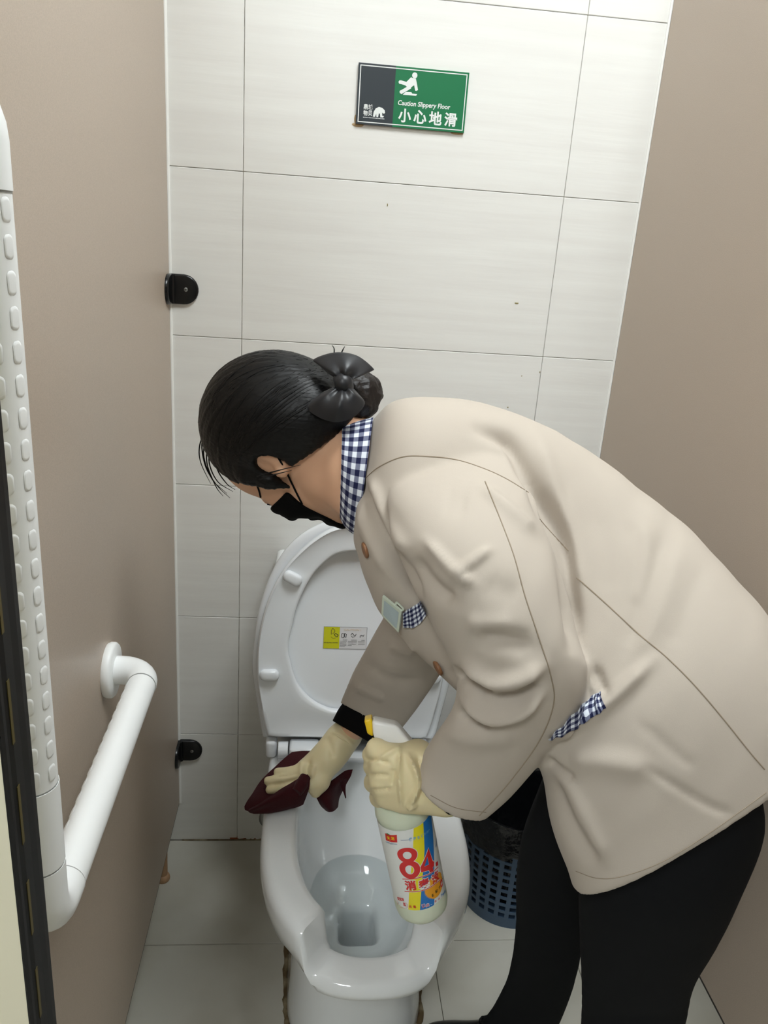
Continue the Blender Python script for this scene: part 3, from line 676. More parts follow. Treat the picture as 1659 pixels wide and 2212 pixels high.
# ---- head frame
def cdir(x, y, t): return x*CR+y*CU-t*CF
HU = unit(cdir(-.90, .43, .02)); HF = cdir(-.36, -.74, -.60); HF = unit(HF-HU*(HF@HU)); HL = np.cross(HU, HF)
HC = P(632, 955, 1.09)
def H(x, y, z): return HC+HF*x+HL*y+HU*z
HA = np.stack([HF, HL, HU], 1)
def head_into(g, off=0.0, full=True):
    g.ell(H(-.012, 0, .038), (.094+off, .073+off, .084+off), HA, .02)
    g.ell(H(.032, 0, -.022), (.058+off, .060+off, .082+off), HA, .03)
    g.ell(H(-.03, 0, -.005), (.062+off, .064+off, .07+off), HA, .03)
    g.ell(H(.030, 0, .034), (.064+off, .064+off, .058+off), HA, .025)
    for s in (1, -1):
        g.cap(H(.062, s*.012, -.098), H(.0, s*.052, -.062), .020+off, .021+off, .022)
        g.ell(H(.058, s*.034, -.03), (.026+off, .026+off, .028+off), HA, .025)
    g.cap(H(.070, 0, -.100), H(.066, 0, -.085), .019+off, .02+off, .015)
    g.cap(H(.090, 0, .008), H(.106, 0, -.030), .008+off, .0115+off, .012)
    g.cap(H(.082, .012, -.066), H(.082, -.012, -.066), .010+off, .010+off, .01)
NB = P(800, 1015, 1.03)                                            # base of the neck
SN, SF = P(915, 1010, .93), P(960, 1000, 1.20)                     # shoulders, near and far
EN, WN = P(1150, 1470, .845), P(985, 1700, .905)
EF, WF = P(905, 1395, 1.29), P(752, 1583, 1.50)
KN = P(690, 1650, 1.475)
g = Grid((-.02, -1.0, .40), (.72, -.2, 1.28), .0042)
for a, b, ra, rb in ((P(900, 1050, 1.02), P(1150, 1230, .97), .06, .085), (P(1150, 1230, .97), P(1420, 1450, .94), .085, .095), (P(1420, 1450, .94), P(1460, 1530, .95), .095, .09)): g.cap(a, b, ra, rb, .04)
g.cap(SN, P(950, 1040, 1.05), .036, .05, .02); g.cap(SF, P(950, 1040, 1.05), .036, .05, .02)
g.chain([SN, EN, WN, P(900, 1675, .905)], [.034, .03, .022, .018], .015)
g.chain([SF, EF, WF, KN], [.034, .03, .0225, .018], .015)
g.cap(H(-.035, 0, -.055), NB, .048, .048, .03); g.cap(NB, P(880, 1030, 1.02), .048, .06, .03)
g.cap(H(.01, 0, -.07), P(775, 1050, 1.04), .042, .044, .03)
head_into(g)
for s in (1, -1):
    g.ell(H(.090, s*.031, .000), (.012, .016, .009), HA, .01, sub=True)          # eye sockets
    g.ell(H(.0795, s*.031, -.001), (.0125, .0125, .0118), HA, .004)                # lids over the eyeballs
    E1 = unit(HL*s+HF*.25); E3 = unit(HU-E1*(HU@E1)); E2 = np.cross(E3, E1); EA = np.stack([E2, E1, E3], 1)
    c = H(-.006, s*.0742, .008); g.ell(c, (.018, .0075, .030), EA, .006)
    g.ell(c+E1*.008-E3*.019, (.009, .006, .010), EA, .004)
    g.ell(c+E1*.0085+E2*(.003 if s < 0 else -.003)+E3*.003, (.0095, .0055, .017), EA, .004, sub=True)
v, f = g.mesh(2)
body = obj('body', v, f, 'skin', pers); body_vf = (v, f)
def smooth_path(q, it=3):
    q = np.array(q)
    for _ in range(it): q[1:-1] = .5*q[1:-1]+.25*(q[:-2]+q[2:])
    return q
# brows, eyes and mouth line
for s in (1, -1):
    obj('eyebrow', *tube([H(.0935, s*.014, .021), H(.089, s*.030, .026), H(.077, s*.047, .022)], [.0018, .0024, .0012], 8, 4), 'hair', pers)
    obj('eyelash', *tube([H(.090, s*.019, -.004), H(.0918, s*.031, -.0075), H(.084, s*.044, -.004)], [.0008, .0011, .0008], 6, 4), 'hair', pers)
# ---- hair: cap swept back over the skull
g = Grid(HC-.19, HC+.19, .003)
g.ell(H(-.010, 0, .040), (.102, .084, .096), HA, .02)
g.ell(H(-.034, 0, .010), (.080, .079, .080), HA, .03)
g.ell(H(-.068, .01, -.02), (.045, .055, .05), HA, .03)
def hcut(q):
    l = (q-HC)@HA; x, y, z = l[..., 0], l[..., 1], l[..., 2]
    line = np.where(x > 0, .86, .62)*x-.012-z                                             # hairline from the forehead over the ear to the nape
    lo = line+.010*np.cos(np.clip(x/.06, -1.5, 1.5))*np.where(x > -.03, 1, 0)*0
    tmpl = np.maximum(line*.85, -(z+.074))                           # lower limit at the nape
    side = -1e3+0*x
    return np.maximum(np.maximum(line*.85, -(z+.074)), np.where(z < .09, x-.064, -1))
g.func(hcut)
for s in (1, -1): g.ell(H(-.004, s*.082, .001), (.018, .03, .023), HA, .006, sub=True)
# sideburn in front of the ear
for s in (1, -1): g.chain([H(.03, s*.070, .03), H(.022, s*.074, .0), H(.018, s*.073, -.028)], [.014, .009, .003], .012)
v, f = g.mesh(2)
# fine swept strands as relief: grooves that run back from the forehead to the bun
l = (v-HC)@HA; N = normals(v, f); ang = np.arctan2(l[:, 1], l[:, 2]+.03)
v = v+N*(.00035*np.sin(ang*61+2.2*np.sin(l[:, 0]*30))+.0003*np.sin(ang*113+l[:, 0]*25))[:, None]
hair = obj('hair', v, f, 'hair', pers)
hb = BVHTree.FromPolygons([tuple(p) for p in v], [tuple(map(int, q)) for q in f]); SV, SF_ = [], []
r_ = np.random.default_rng(21); bdir = unit(P(735, 850, 1.075)-HC)
for k in range(330):                                               # combed strands that run from the hairline back to the bun
    th = r_.uniform(-1.75, 1.75); up = r_.uniform(-.05, .9)
    st = unit(HF*(.75-.5*up)*math.cos(th)+HL*math.sin(th)*.95+HU*(.5+.55*up*math.cos(th))); en = unit(bdir+HL*r_.uniform(-.22, .22)+HU*r_.uniform(-.2, .22)); om = math.acos(np.clip(st@en, -1, 1)); pts = []
    t0, t1 = r_.uniform(0, .35), r_.uniform(.6, 1)
    for t_ in np.linspace(t0, t1, 13):
        d_ = (math.sin((1-t_)*om)*st+math.sin(t_*om)*en)/math.sin(om); q = hb.ray_cast(Vector(HC+d_*.25), Vector(-d_))
        if q[0] is not None and np.linalg.norm(np.array(q[0])-HC) > .055: pts.append(np.array(q[0])+np.array(q[1])*.0002)
    if len(pts) > 6:
        a_, b_ = tube(smooth_path(pts, 2), [.0003, r_.uniform(.0008, .0014), .0003], 5, 2); SF_ += [tuple(i+len(SV) for i in q) for q in b_]; SV += list(a_)
tag(obj('combed_strands', SV, SF_, 'hair', hair), kind='stuff')
# bun in a net
BC = P(762, 852, 1.055); g = Grid(BC-.075, BC+.075, .0025)
bx = cdir(.75, -.6, .1)
g.ell(BC, (.040, .044, .036), np.eye(3), .01)
g.ell(P(735, 860, 1.075), (.032, .036, .032), np.eye(3), .02)
v, f = g.mesh(2); N = normals(v, f)
d = np.array([mnoise.noise(Vector(p*70)) for p in v])+.5*np.array([mnoise.noise(Vector(p*150)) for p in v])
bun = obj('hair_bun', v+N*(d*.0035)[:, None], f, 'hairbun', pers)
# satin bow: two fanned lobes and a knot
def lobe(name, knot, pts, d0, bulge, seed):
    """a fan of satin from the knot to an outer edge polyline (px)"""
    E_ = catmull(np.array([P(x, y, d0+dd) for x, y, dd in pts]), 6); K = P(*knot); r = np.random.default_rng(seed); nu, nv = len(E_), 16; V = []; tow = unit(CAM-K)
    for j in range(nv):
        t_ = j/(nv-1)
        for i in range(nu):
            s = i/(nu-1); p = K*(1-t_)+E_[i]*t_; p = p+(E_[i]-E_.mean(0))*(.10*(1-t_)*t_)
            p = p+tow*(bulge*math.sin(math.pi*min(1, t_**.7))*(.5+.5*math.sin(math.pi*s))+.0022*math.sin(s*24+seed)*(1-t_)**.6*min(1, t_*6)); V.append(p)
    F = [(j*nu+i, j*nu+i+1, (j+1)*nu+i+1, (j+1)*nu+i) for j in range(nv-1) for i in range(nu-1)]
    n0 = len(V); V2 = V+[p-tow*(.004+.012*math.sin(math.pi*min(1, (k//nu)/(nv-1)))) for k, p in enumerate(V)]; F2 = F+[tuple(n0+q for q in reversed(ff)) for ff in F]
    for i in range(nu-1): F2 += [(i+1, i, n0+i, n0+i+1), ((nv-1)*nu+i, (nv-1)*nu+i+1, n0+(nv-1)*nu+i+1, n0+(nv-1)*nu+i)]
    for j in range(nv-1): F2 += [(j*nu, (j+1)*nu, n0+(j+1)*nu, n0+j*nu), ((j+1)*nu+nu-1, j*nu+nu-1, n0+j*nu+nu-1, n0+(j+1)*nu+nu-1)]
    return obj(name, V2, F2, 'satin', bow)
bow = obj('hair_bow', *tube([P(735, 815, .985), P(742, 828, .98), P(748, 842, .985)], [.010, .0125, .010], 16, 5), 'satin', pers)
lobe('bow_lobe', (744, 826, .988), [(707, 806, .01), (690, 790, .006), (677, 777, .004), (708, 764, .0), (740, 761, -.002), (775, 770, 0), (806, 795, .006), (803, 802, .012), (782, 810, .012)], .988, .016, 1)
lobe('bow_lobe', (740, 832, .988), [(712, 840, .004), (690, 852, .004), (664, 880, .006), (690, 902, .0), (728, 912, -.004), (765, 900, 0), (788, 872, .006), (772, 848, .006), (762, 838, .006)], .975, .018, 2)
# loose strands round the face
for a in (((448, 930, 1.10), (436, 960, 1.10), (445, 1010, 1.10), (470, 1050, 1.10), (497, 1076, 1.10)), ((446, 940, 1.10), (440, 985, 1.10), (458, 1035, 1.10), (490, 1066, 1.10)), ((455, 955, 1.09), (452, 1000, 1.09), (470, 1040, 1.09), (503, 1062, 1.09)),
          ((450, 945, 1.105), (447, 1000, 1.105), (466, 1050, 1.105), (482, 1072, 1.105)), ((460, 970, 1.08), (470, 1015, 1.085), (490, 1045, 1.09), (508, 1058, 1.09)), ((444, 925, 1.11), (431, 965, 1.11), (434, 1000, 1.11), (455, 1045, 1.11)),
          ((555, 1030, 1.01), (580, 1022, 1.005), (610, 1014, 1.0), (650, 1004, 1.0)), ((560, 1036, 1.01), (590, 1026, 1.004), (630, 1016, 1.0)), ((720, 778, 1.05), (722, 755, 1.05), (717, 745, 1.05)), ((735, 768, 1.05), (741, 755, 1.05), (745, 748, 1.05)), ((440, 860, 1.12), (432, 905, 1.12), (430, 925, 1.12)), ((465, 810, 1.12), (455, 828, 1.12), (450, 838, 1.12))):
    obj('loose_strand', *tube([P(*q) for q in a], [.0011, .0009, .0003], 5, 6), 'hair', pers)
# ---- mask
g = Grid(HC-.17, HC+.17, .0026); head_into(g, .0045)
g.cap(H(.098, 0, -.018), H(.106, 0, -.034), .010, .012, .02)
def mcut(q):
    l = (q-HC)@HA; x, y, z = l[..., 0], l[..., 1], l[..., 2]
    top = z+.026-np.clip((x-.03)*.30, -.02, .03)      # upper edge rises to the nose
    back = .046+np.clip((-.055-z)*.5, -.012, .03)-x                    # rear edge on the cheek
    return np.maximum(np.maximum(top, back), -z-.135)
g.func(mcut); v, f = g.mesh(2); N = normals(v, f); l = (v-HC)@HA
v = v+N*(.0012*np.sin(l[:, 2]*260))[:, None]*np.clip((l[:, 0]-.04)*20, 0, 1)[:, None]
mask = obj('face_mask', v, f, 'mask', pers)
for s in (1, -1):
    if s < 0: obj('ear_loop', *tube([H(.046, s*.060, -.022), H(.030, s*.070, -.010), H(.008, s*.0785, .008), H(-.012, s*.080, .017), H(-.026, s*.079, .006), H(-.018, s*.0775, -.022), H(.004, s*.073, -.056), H(.030, s*.058, -.088)], .0013, 6, 5), 'mask', mask)
bvb = BVHTree.FromPolygons([tuple(p) for p in body_vf[0]], [tuple(map(int, q)) for q in body_vf[1]])
for ln in ([(566, 1086), (561, 1060), (553, 1040), (556, 1020)], [(653, 1088), (638, 1058), (622, 1025), (606, 998), (594, 978), (586, 966)]):
    q = []
    for x, y in catmull(np.array(ln, float), 4):
        r_ = bvb.ray_cast(Vector(CAM), Vector(unit(ray(x, y))))
        if r_[0] is not None: q.append(np.array(r_[0])+np.array(r_[1])*.0012)
    q = [p for k, p in enumerate(q) if k == 0 or np.linalg.norm(p-q[k-1]) < .02]
    if len(q) > 3: obj('ear_loop', *tube(smooth_path(q), .0013, 6, 1), 'mask', mask)
# ---- coat: torso and sleeves through their outlines, grown together
tor = [((806, 905), (762, 1160), 1.03, 1.03, .055, .06), ((850, 871), (766, 1185), 1.02, 1.01, .105, .12), ((930, 863), (790, 1250), 1.0, .995, .125, .17), ((1040, 873), (826, 1328), .985, .985, .115, .18), ((1170, 921), (880, 1392), .965, .97, .094, .17),
       ((1310, 1004), (948, 1455), .95, .955, .088, .165), ((1450, 1114), (1020, 1525), .93, .94, .094, .165), ((1570, 1237), (1095, 1592), .91, .93, .105, .17), ((1672, 1356), (1168, 1655), .895, .92, .116, .175, (0, -.012)), ((1745, 1450), (1194, 1770), .885, .92, .115, .175, (0, -.03)), ((1782, 1560), (1240, 1890), .88, .92, .105, .175, (-.004, -.052))]
TR = pxrings(tor, 64, 5, 2.3)
def turn_in(R, depth, k=.93):
    c = R[-1].mean(0); T = unit(R[-1].mean(0)-R[-3].mean(0)); return np.concatenate([R, [c+(R[-1]-c)*(.5+.5*k)+T*.002, c+(R[-1]-c)*k-T*.003, c+(R[-1]-c)*(k-.02)-T*depth]])
TR = turn_in(TR, .10, .90)
slv = [((930, 985), (1075, 935), .95, .97, .05, .05), ((845, 1050), (1128, 1025), .885, .905, .062, .08), ((850, 1150), (1168, 1125), .845, .86, .068, .085), ((890, 1260), (1205, 1228), .825, .832, .070, .083), ((945, 1370), (1236, 1345), .818, .825, .068, .078),
       ((983, 1452), (1262, 1448), .825, .825, .064, .074), ((978, 1522), (1252, 1535), .85, .838, .062, .068), ((938, 1587), (1190, 1622), .88, .865, .056, .062), ((906, 1642), (1108, 1718), .91, .895, .050, .056, (-.008, -.006)), ((897, 1655), (1050, 1770), .918, .908, .046, .052, (-.020, -.013))]
SR = turn_in(pxrings(slv, 48, 6), .05, .84)
fsl = [((905, 1190), (1030, 1120), 1.16, 1.14, .06, .06), ((860, 1280), (1010, 1280), 1.22, 1.18, .058, .06), ((820, 1350), (980, 1400), 1.29, 1.25, .056, .056), ((780, 1425), (932, 1488), 1.36, 1.32, .052, .052), ((747, 1494), (884, 1556), 1.43, 1.395, .047, .047), ((736, 1519), (856, 1588), 1.455, 1.42, .044, .044)]
FR = turn_in(pxrings(fsl, 44, 6), .05, .90)
def fix(v, f):
    """outward faces"""
    me = bpy.data.meshes.new('x'); me.from_pydata([tuple(p) for p in v], [], f); bm = bmesh.new(); bm.from_mesh(me); bmesh.ops.recalc_face_normals(bm, faces=bm.faces); 
    V = [tuple(q.co) for q in bm.verts]; F = [tuple(q.index for q in ff.verts) for ff in bm.faces]; bm.free(); bpy.data.meshes.remove(me); return V, F
def fuse(parts, voxel):
    m = MB()
    for R_ in parts: m.add(*fix(*loft(R_)))
    me = bpy.data.meshes.new('tmp'); me.from_pydata(m.v, [], m.f); o = bpy.data.objects.new('tmp', me); COL.objects.link(o)
    md = o.modifiers.new('r', 'REMESH'); md.mode = 'VOXEL'; md.voxel_size = voxel; md.use_smooth_shade = True
    dg = bpy.context.evaluated_depsgraph_get(); e = o.evaluated_get(dg).to_mesh()
    v = np.empty(len(e.vertices)*3); e.vertices.foreach_get('co', v); v = v.reshape(-1, 3); f = np.array([tuple(p.vertices) for p in e.polygons])
    o.evaluated_get(dg).to_mesh_clear(); bpy.data.objects.remove(o); bpy.data.meshes.remove(me); return v, f
cv, cf = fuse([TR, SR, FR], .0034)
cv = smooth_np(cv, cf, 5, .5)
# folds: ridges and valleys pressed into the cloth along lines (px on the visible side, half width px, height)
FOLDS = [
    ([(1035, 925), (1099, 955), (1140, 1031), (1200, 1130), (1222, 1190), (1236, 1300), (1240, 1395)], 16, -.017), ([(1151, 930), (1190, 1030), (1215, 1110), (1236, 1200), (1252, 1300)], 18, .006), ([(1075, 950), (1115, 1010), (1150, 1080)], 14, .005),
    ([(781, 1040), (812, 1125), (868, 1230), (905, 1290)], 11, -.013), ([(800, 1035), (835, 1120), (880, 1200)], 12, .006), ([(765, 1060), (790, 1150), (840, 1240)], 10, .004),
    ([(920, 1168), (985, 1238), (1020, 1260)], 12, .007), ([(985, 1240), (1058, 1187)], 10, .006), ([(885, 1205), (935, 1265), (980, 1298)], 18, -.010), ([(1041, 1050), (1100, 1100), (1157, 1147)], 13, .006), ([(960, 1080), (1010, 1090)], 30, -.003),
    ([(985, 1452), (1025, 1478), (1056, 1503)], 11, -.020), ([(1030, 1380), (1090, 1385), (1145, 1398)], 22, -.010), ([(1000, 1510), (1055, 1545), (1123, 1535), (1168, 1495)], 13, .013), ([(1065, 1512), (1120, 1508), (1165, 1478)], 13, -.013), ([(990, 1540), (1030, 1562), (1058, 1572)], 12, -.014),
    ([(1000, 1430), (1060, 1470), (1120, 1465), (1170, 1440)], 15, .012), ([(960, 1580), (1030, 1600), (1110, 1590)], 18, .004), ([(1010, 1340), (1040, 1350), (1110, 1345)], 20, .004), ([(1050, 1260), (1120, 1290)], 30, -.003),
    ([(1353, 1117), (1372, 1180), (1370, 1260), (1360, 1340)], 18, -.0025), ([(1440, 1150), (1415, 1240), (1376, 1330), (1350, 1400)], 20, -.0035), ([(1395, 1120), (1395, 1220), (1372, 1310)], 18, .0025), ([(1465, 1180), (1445, 1260), (1410, 1350), (1380, 1420)], 18, .0025), ([(1290, 1100), (1312, 1200), (1310, 1280)], 22, -.002), ([(1520, 1220), (1480, 1320), (1450, 1400)], 22, -.002),
    ([(1190, 1592), (1250, 1560), (1330, 1502), (1410, 1425)], 16, .010), ([(1285, 1440), (1300, 1480), (1310, 1500)], 10, -.007), ([(1262, 1420), (1275, 1470), (1290, 1500)], 9, .004), ([(1180, 1640), (1215, 1665), (1240, 1685)], 10, -.008), ([(1230, 1640), (1310, 1645), (1400, 1660)], 26, .006),
    ([(1190, 1680), (1240, 1790), (1290, 1870)], 16, -.008), ([(1200, 1640), (1260, 1760), (1310, 1860)], 18, .005), ([(1400, 1660), (1470, 1705), (1530, 1740), (1580, 1760)], 9, -.0025), ([(1380, 1560), (1450, 1620), (1500, 1660)], 14, -.0015),
    ([(790, 1430), (850, 1470), (920, 1470)], 14, -.004), ([(770, 1480), (830, 1510)], 10, .004), ([(840, 1390), (900, 1410)], 12, .005)]
def press(v, f, folds, soft=2):
    N = normals(v, f); px, z = pix(v); view = unit_rows(v-CAM); face = np.clip(-(N*view).sum(1)*4, 0, 1); D = np.zeros(len(v))
    for line, w, amp in folds:
        c = catmull(np.array(line, float), 6); lo = c.min(0)-3*w; hi = c.max(0)+3*w
        idx = np.where((px > lo).all(1) & (px < hi).all(1) & (face > 0))[0]
        if not len(idx): continue
        d2 = np.full(len(idx), 1e9); tt = np.zeros(len(idx)); n = len(c)-1
        for i in range(n):
            ab = c[i+1]-c[i]; t_ = np.clip(((px[idx]-c[i])@ab)/(ab@ab+1e-9), 0, 1); q = ((px[idx]-c[i]-t_[:, None]*ab)**2).sum(1); m_ = q < d2; d2[m_] = q[m_]; tt[m_] = (i+t_[m_])/n
        D[idx] += amp*np.exp(-d2/(w*w))*np.clip(np.minimum(tt, 1-tt)*5+.25, 0, 1)*face[idx]
    return v+N*D[:, None]
def unit_rows(a): return a/(np.linalg.norm(a, axis=1)[:, None]+1e-12)
cv = press(cv, cf, FOLDS); cv = smooth_np(cv, cf, 1, .4)
N = normals(cv, cf); sdir, vdir = unit(CR*.8-CU*.6), unit(CR*.6+CU*.8); q_ = np.stack([cv@sdir*15, cv@vdir*4.5, cv@CF*6], 1)
nz_ = np.array([mnoise.noise(Vector(p))+.35*mnoise.noise(Vector(p*2.3)) for p in q_]); cv = cv+N*(nz_*.0034)[:, None]
cv[:, 0] = np.minimum(cv[:, 0], XR-.004)
coat = obj('coat', cv, cf, 'coat', pers)
BV = BVHTree.FromPolygons([tuple(p) for p in cv], [tuple(map(int, q)) for q in cf])
def hit(px, py, lift=0.0, bvh=None):
    d = unit(ray(px, py)); q = (bvh or BV).ray_cast(Vector(CAM), Vector(d))
    return None if q[0] is None else np.array(q[0])+np.array(q[1])*lift
def seam(name, line, r, m='seam', lift=-.0001):
    c = catmull(np.array(line, float), 10); p = [hit(x, y, lift) for x, y in c]; p = [q for q in p if q is not None]
    keep = [p[0]]
    for q in p[1:]:
        if .0015 < np.linalg.norm(q-keep[-1]) < .04: keep.append(q)
    if len(keep) > 3: obj(name, *tube(np.array(keep), r, 6, 1), m, coat)
for ln in ([(787, 1035), (820, 1008), (870, 987), (925, 986), (985, 993), (1045, 1012), (1095, 1035), (1142, 1064)], [(1048, 1040), (1080, 1120), (1110, 1200), (1135, 1290), (1165, 1380), (1190, 1460), (1196, 1520), (1165, 1600), (1100, 1690), (1035, 1762)],
           [(1166, 1122), (1195, 1155), (1228, 1190)], [(1246, 1248), (1310, 1305), (1380, 1370), (1440, 1420), (1500, 1480), (1560, 1550), (1620, 1625), (1652, 1662)]):
    seam('seam', ln, .0008)
hem = [(1244, 1882), (1290, 1897), (1345, 1893), (1430, 1862), (1520, 1808), (1600, 1752), (1655, 1712)]
seam('hem_stitching', hem, .0005, 'seam', .0)
seam('hem_stitching', [(930, 1718), (985, 1745), (1050, 1755)], .0005, 'seam', .0)
# gingham pieces
def uvmesh(name, V, F, UV, m, parent):
    o = obj(name, V, F, m, parent); l = o.data.uv_layers.new(name='UVMap')
    for p in o.data.polygons:
        for k in p.loop_indices: l.data[k].uv = UV[o.data.loops[k].vertex_index]
    return o
def patch(name, top, bot, nu, nv, lift, cu, cv_, wav=0.0, waves=6):
    """cloth strip between two px lines laid on the coat"""
    a = catmull(np.array(top, float), 8); b = catmull(np.array(bot, float), 8)
    a = a[np.linspace(0, len(a)-1, nu).astype(int)]; b = b[np.linspace(0, len(b)-1, nu).astype(int)]; V = []; UV = []
    for j in range(nv):
        for i in range(nu):
            t_ = j/(nv-1); q = a[i]*(1-t_)+b[i]*t_; p = hit(*q, lift+wav*math.sin(i/(nu-1)*waves*6.28))
            if p is None: p = V[-1] if V else P(q[0], q[1], .9)
            V.append(p); UV.append((cu*i/(nu-1), cv_*t_))
    V = np.array(V); F = [(j*nu+i, j*nu+i+1, (j+1)*nu+i+1, (j+1)*nu+i) for j in range(nv-1) for i in range(nu-1)]
    n0 = len(V); V2 = np.concatenate([V, V-np.array([unit(CAM-q)*.003 for q in V])]); F2 = F+[tuple(n0+k for k in reversed(q)) for q in F]
    bd = [(i, i+1) for i in range(nu-1)]+[((nv-1)*nu+i+1, (nv-1)*nu+i) for i in range(nu-1)]+[((j+1)*nu, j*nu) for j in range(nv-1)]+[(j*nu+nu-1, (j+1)*nu+nu-1) for j in range(nv-1)]
    F2 += [(b_, a_, n0+a_, n0+b_) for a_, b_ in bd]
    return uvmesh(name, V2, F2, UV+UV, 'ging', coat)
patch('pocket_trim', [(1182, 1592), (1215, 1560), (1250, 1522), (1285, 1498), (1296, 1496)], [(1184, 1594), (1215, 1585), (1250, 1566), (1285, 1543), (1308, 1526)], 30, 8, .003, 11, 3, .0012, 5)
patch('chest_pocket_trim', [(872, 1322), (885, 1312), (900, 1304), (914, 1297)], [(874, 1352), (890, 1354), (908, 1345), (926, 1322)], 18, 8, .003, 6, 4.5, .0008, 3)
# collar: a folded gingham band round the neck
cr = pxrings([((742, 918), (739, 1108), 1.045, 1.035, .060, .062), ((741, 919), (734, 1118), 1.045, 1.035, .065, .066), ((770, 912), (748, 1142), 1.04, 1.03, .069, .07), ((806, 903), (772, 1160), 1.035, 1.025, .073, .074)], 72, 5)
n = cr.shape[1]; inner_ = cr[::-1].copy(); 
for q in inner_: q += (q.mean(0)-q)*.05
full = np.concatenate([cr, inner_]); k_ = len(full); V, F = loft(np.concatenate([full, full[:1]]), False, False); V = V[:k_*n]; F = [tuple(int(i) % (k_*n) for i in q) for q in F]
UV = [((j if j < n else 0)*30.0/n*1.6/1.6, (i if i < len(cr) else k_-1-i)*5.0/len(cr)) for i in range(k_) for j in range(n)]
uvmesh('shirt_collar', V, F, UV, 'ging', pers)
# buttons and the name badge
for (px, py, d, nx, ny) in ((785, 1190, .975, -.75, -.35), (841, 1338, .965, -.6, -.5), (942, 1444, .945, -.7, -.6)):
    nrm = unit(cdir(nx, ny*.6, .14)); c = P(px, py, d); h_ = hit(px+6, py-2); c = h_ if h_ is not None else c
    b = obj('button', *lathe([(0, .0035), (.0055, .0035), (.0075, .0042), (.0092, .0035), (.0098, .002), (.009, 0), (0, 0)], 24, ax=nrm, o=c-nrm*.0005), 'button', coat)
bd = [hit(x, y, .006) for x, y in ((836, 1279), (874, 1312), (870, 1356), (835, 1319))]
if all(q is not None for q in bd):
    c = sum(bd)/4; nb = unit(np.cross(bd[1]-bd[0], bd[3]-bd[0])); nb = nb if nb@(CAM-c) > 0 else -nb
    V = [q+nb*.003 for q in bd]+[q for q in bd]; bo = obj('name_badge', V, [(0, 1, 2, 3), (7, 6, 5, 4), (1, 0, 4, 5), (2, 1, 5, 6), (3, 2, 6, 7), (0, 3, 7, 4)], 'badge', coat, False)
    obj('badge_card', [c+(q-c)*.78+nb*.0034 for q in bd], [(0, 1, 2, 3)], 'badge_in', bo, False)
    e = bd[1]+(bd[0]-bd[1])*.35; obj('badge_clip', *tube([e, e+unit(bd[1]-bd[2])*.004, bd[1]+unit(bd[1]-bd[2])*.003, bd[1]], .0012, 6, 3), 'badge', bo)
# ---- knit cuff on the far wrist, dark cuff inside the near sleeve
def ringtube(spec, n=32, sub=4, k=.93, dep=.03): return loft(turn_in(pxrings(spec, n, sub), dep, k))
obj('knit_cuff', *ringtube([((752, 1505), (866, 1570), 1.44, 1.41, .038, .038), ((733, 1530), (845, 1594), 1.465, 1.435, .037, .037), ((719, 1556), (812, 1610), 1.49, 1.465, .033, .033)]), 'cuff', pers)
obj('knit_cuff', *ringtube([((945, 1655), (1065, 1730), .905, .895, .026, .036), ((912, 1668), (1030, 1750), .92, .91, .027, .036, (-.018, -.012)), ((908, 1672), (1020, 1752), .924, .914, .027, .036, (-.020, -.014))]), 'cuff', pers)
# ---- trousers
lg = [((1270, 1560), (1600, 1500), .97, .95, .05, .12), ((1255, 1740), (1630, 1660), .95, .93, .062, .12), ((1250, 1860), (1650, 1800), .935, .92, .075, .10), ((1251, 1960), (1588, 1955), .94, .93, .082, .09), ((1254, 2060), (1540, 2055), .975, .965, .08, .085), ((1256, 2140), (1498, 2130), 1.01, 1.0, .073, .075), ((1254, 2200), (1484, 2195), 1.05, 1.04, .07, .07)]
R = pxrings(lg, 40, 4); c0 = R[-1].mean(0)
def down(R, pts, rad):
    out = list(R); last = R[-1]; c0 = last.mean(0); rel = last-c0
    for p, k in zip(pts, rad):
        p = np.array(p); q = rel*k; q = q*np.array([1, 1, max(0.0, .25)]); out.append(p+q)
    return np.array(out)
anN = np.array([c0[0]+.05, c0[1]+.01, .07]); mid = (c0*.45+anN*.55)
RN = down(R, [c0*.8+anN*.2+[-.004, 0, 0], mid, anN+[0, 0, .05], anN], [.92, .8, .68, .66])
lf_ = [((1200, 1600), (1420, 1560), 1.05, 1.03, .07, .09), ((1172, 1680), (1390, 1680), 1.08, 1.06, .07, .08), ((1128, 1800), (1330, 1820), 1.11, 1.09, .068, .07), ((1114, 1900), (1290, 1910), 1.16, 1.14, .066, .07), ((1113, 2000), (1268, 2005), 1.22, 1.20, .064, .066), ((1098, 2100), (1245, 2115), 1.30, 1.28, .06, .06), ((1066, 2170), (1215, 2200), 1.37, 1.35, .056, .056), ((1030, 2218), (1185, 2260), 1.425, 1.40, .052, .052)]
RFar = pxrings(lf_, 40, 4); cF = RFar[-1].mean(0); anF = np.array([cF[0]-.005, cF[1]+.01, .075])
RF2 = down(RFar, [anF], [.9])
pv, pf = fuse([RN, RF2, pxrings([((1260, 1500), (1620, 1440), .95, .93, .06, .13), ((1245, 1600), (1620, 1560), .96, .94, .06, .14), ((1240, 1700), (1600, 1680), .96, .94, .06, .12)], 40, 4)], .006)
pv = smooth_np(pv, pf, 4, .5); pv[:, 0] = np.minimum(pv[:, 0], XR-.006)
obj('trousers', pv, pf, 'pants', pers)
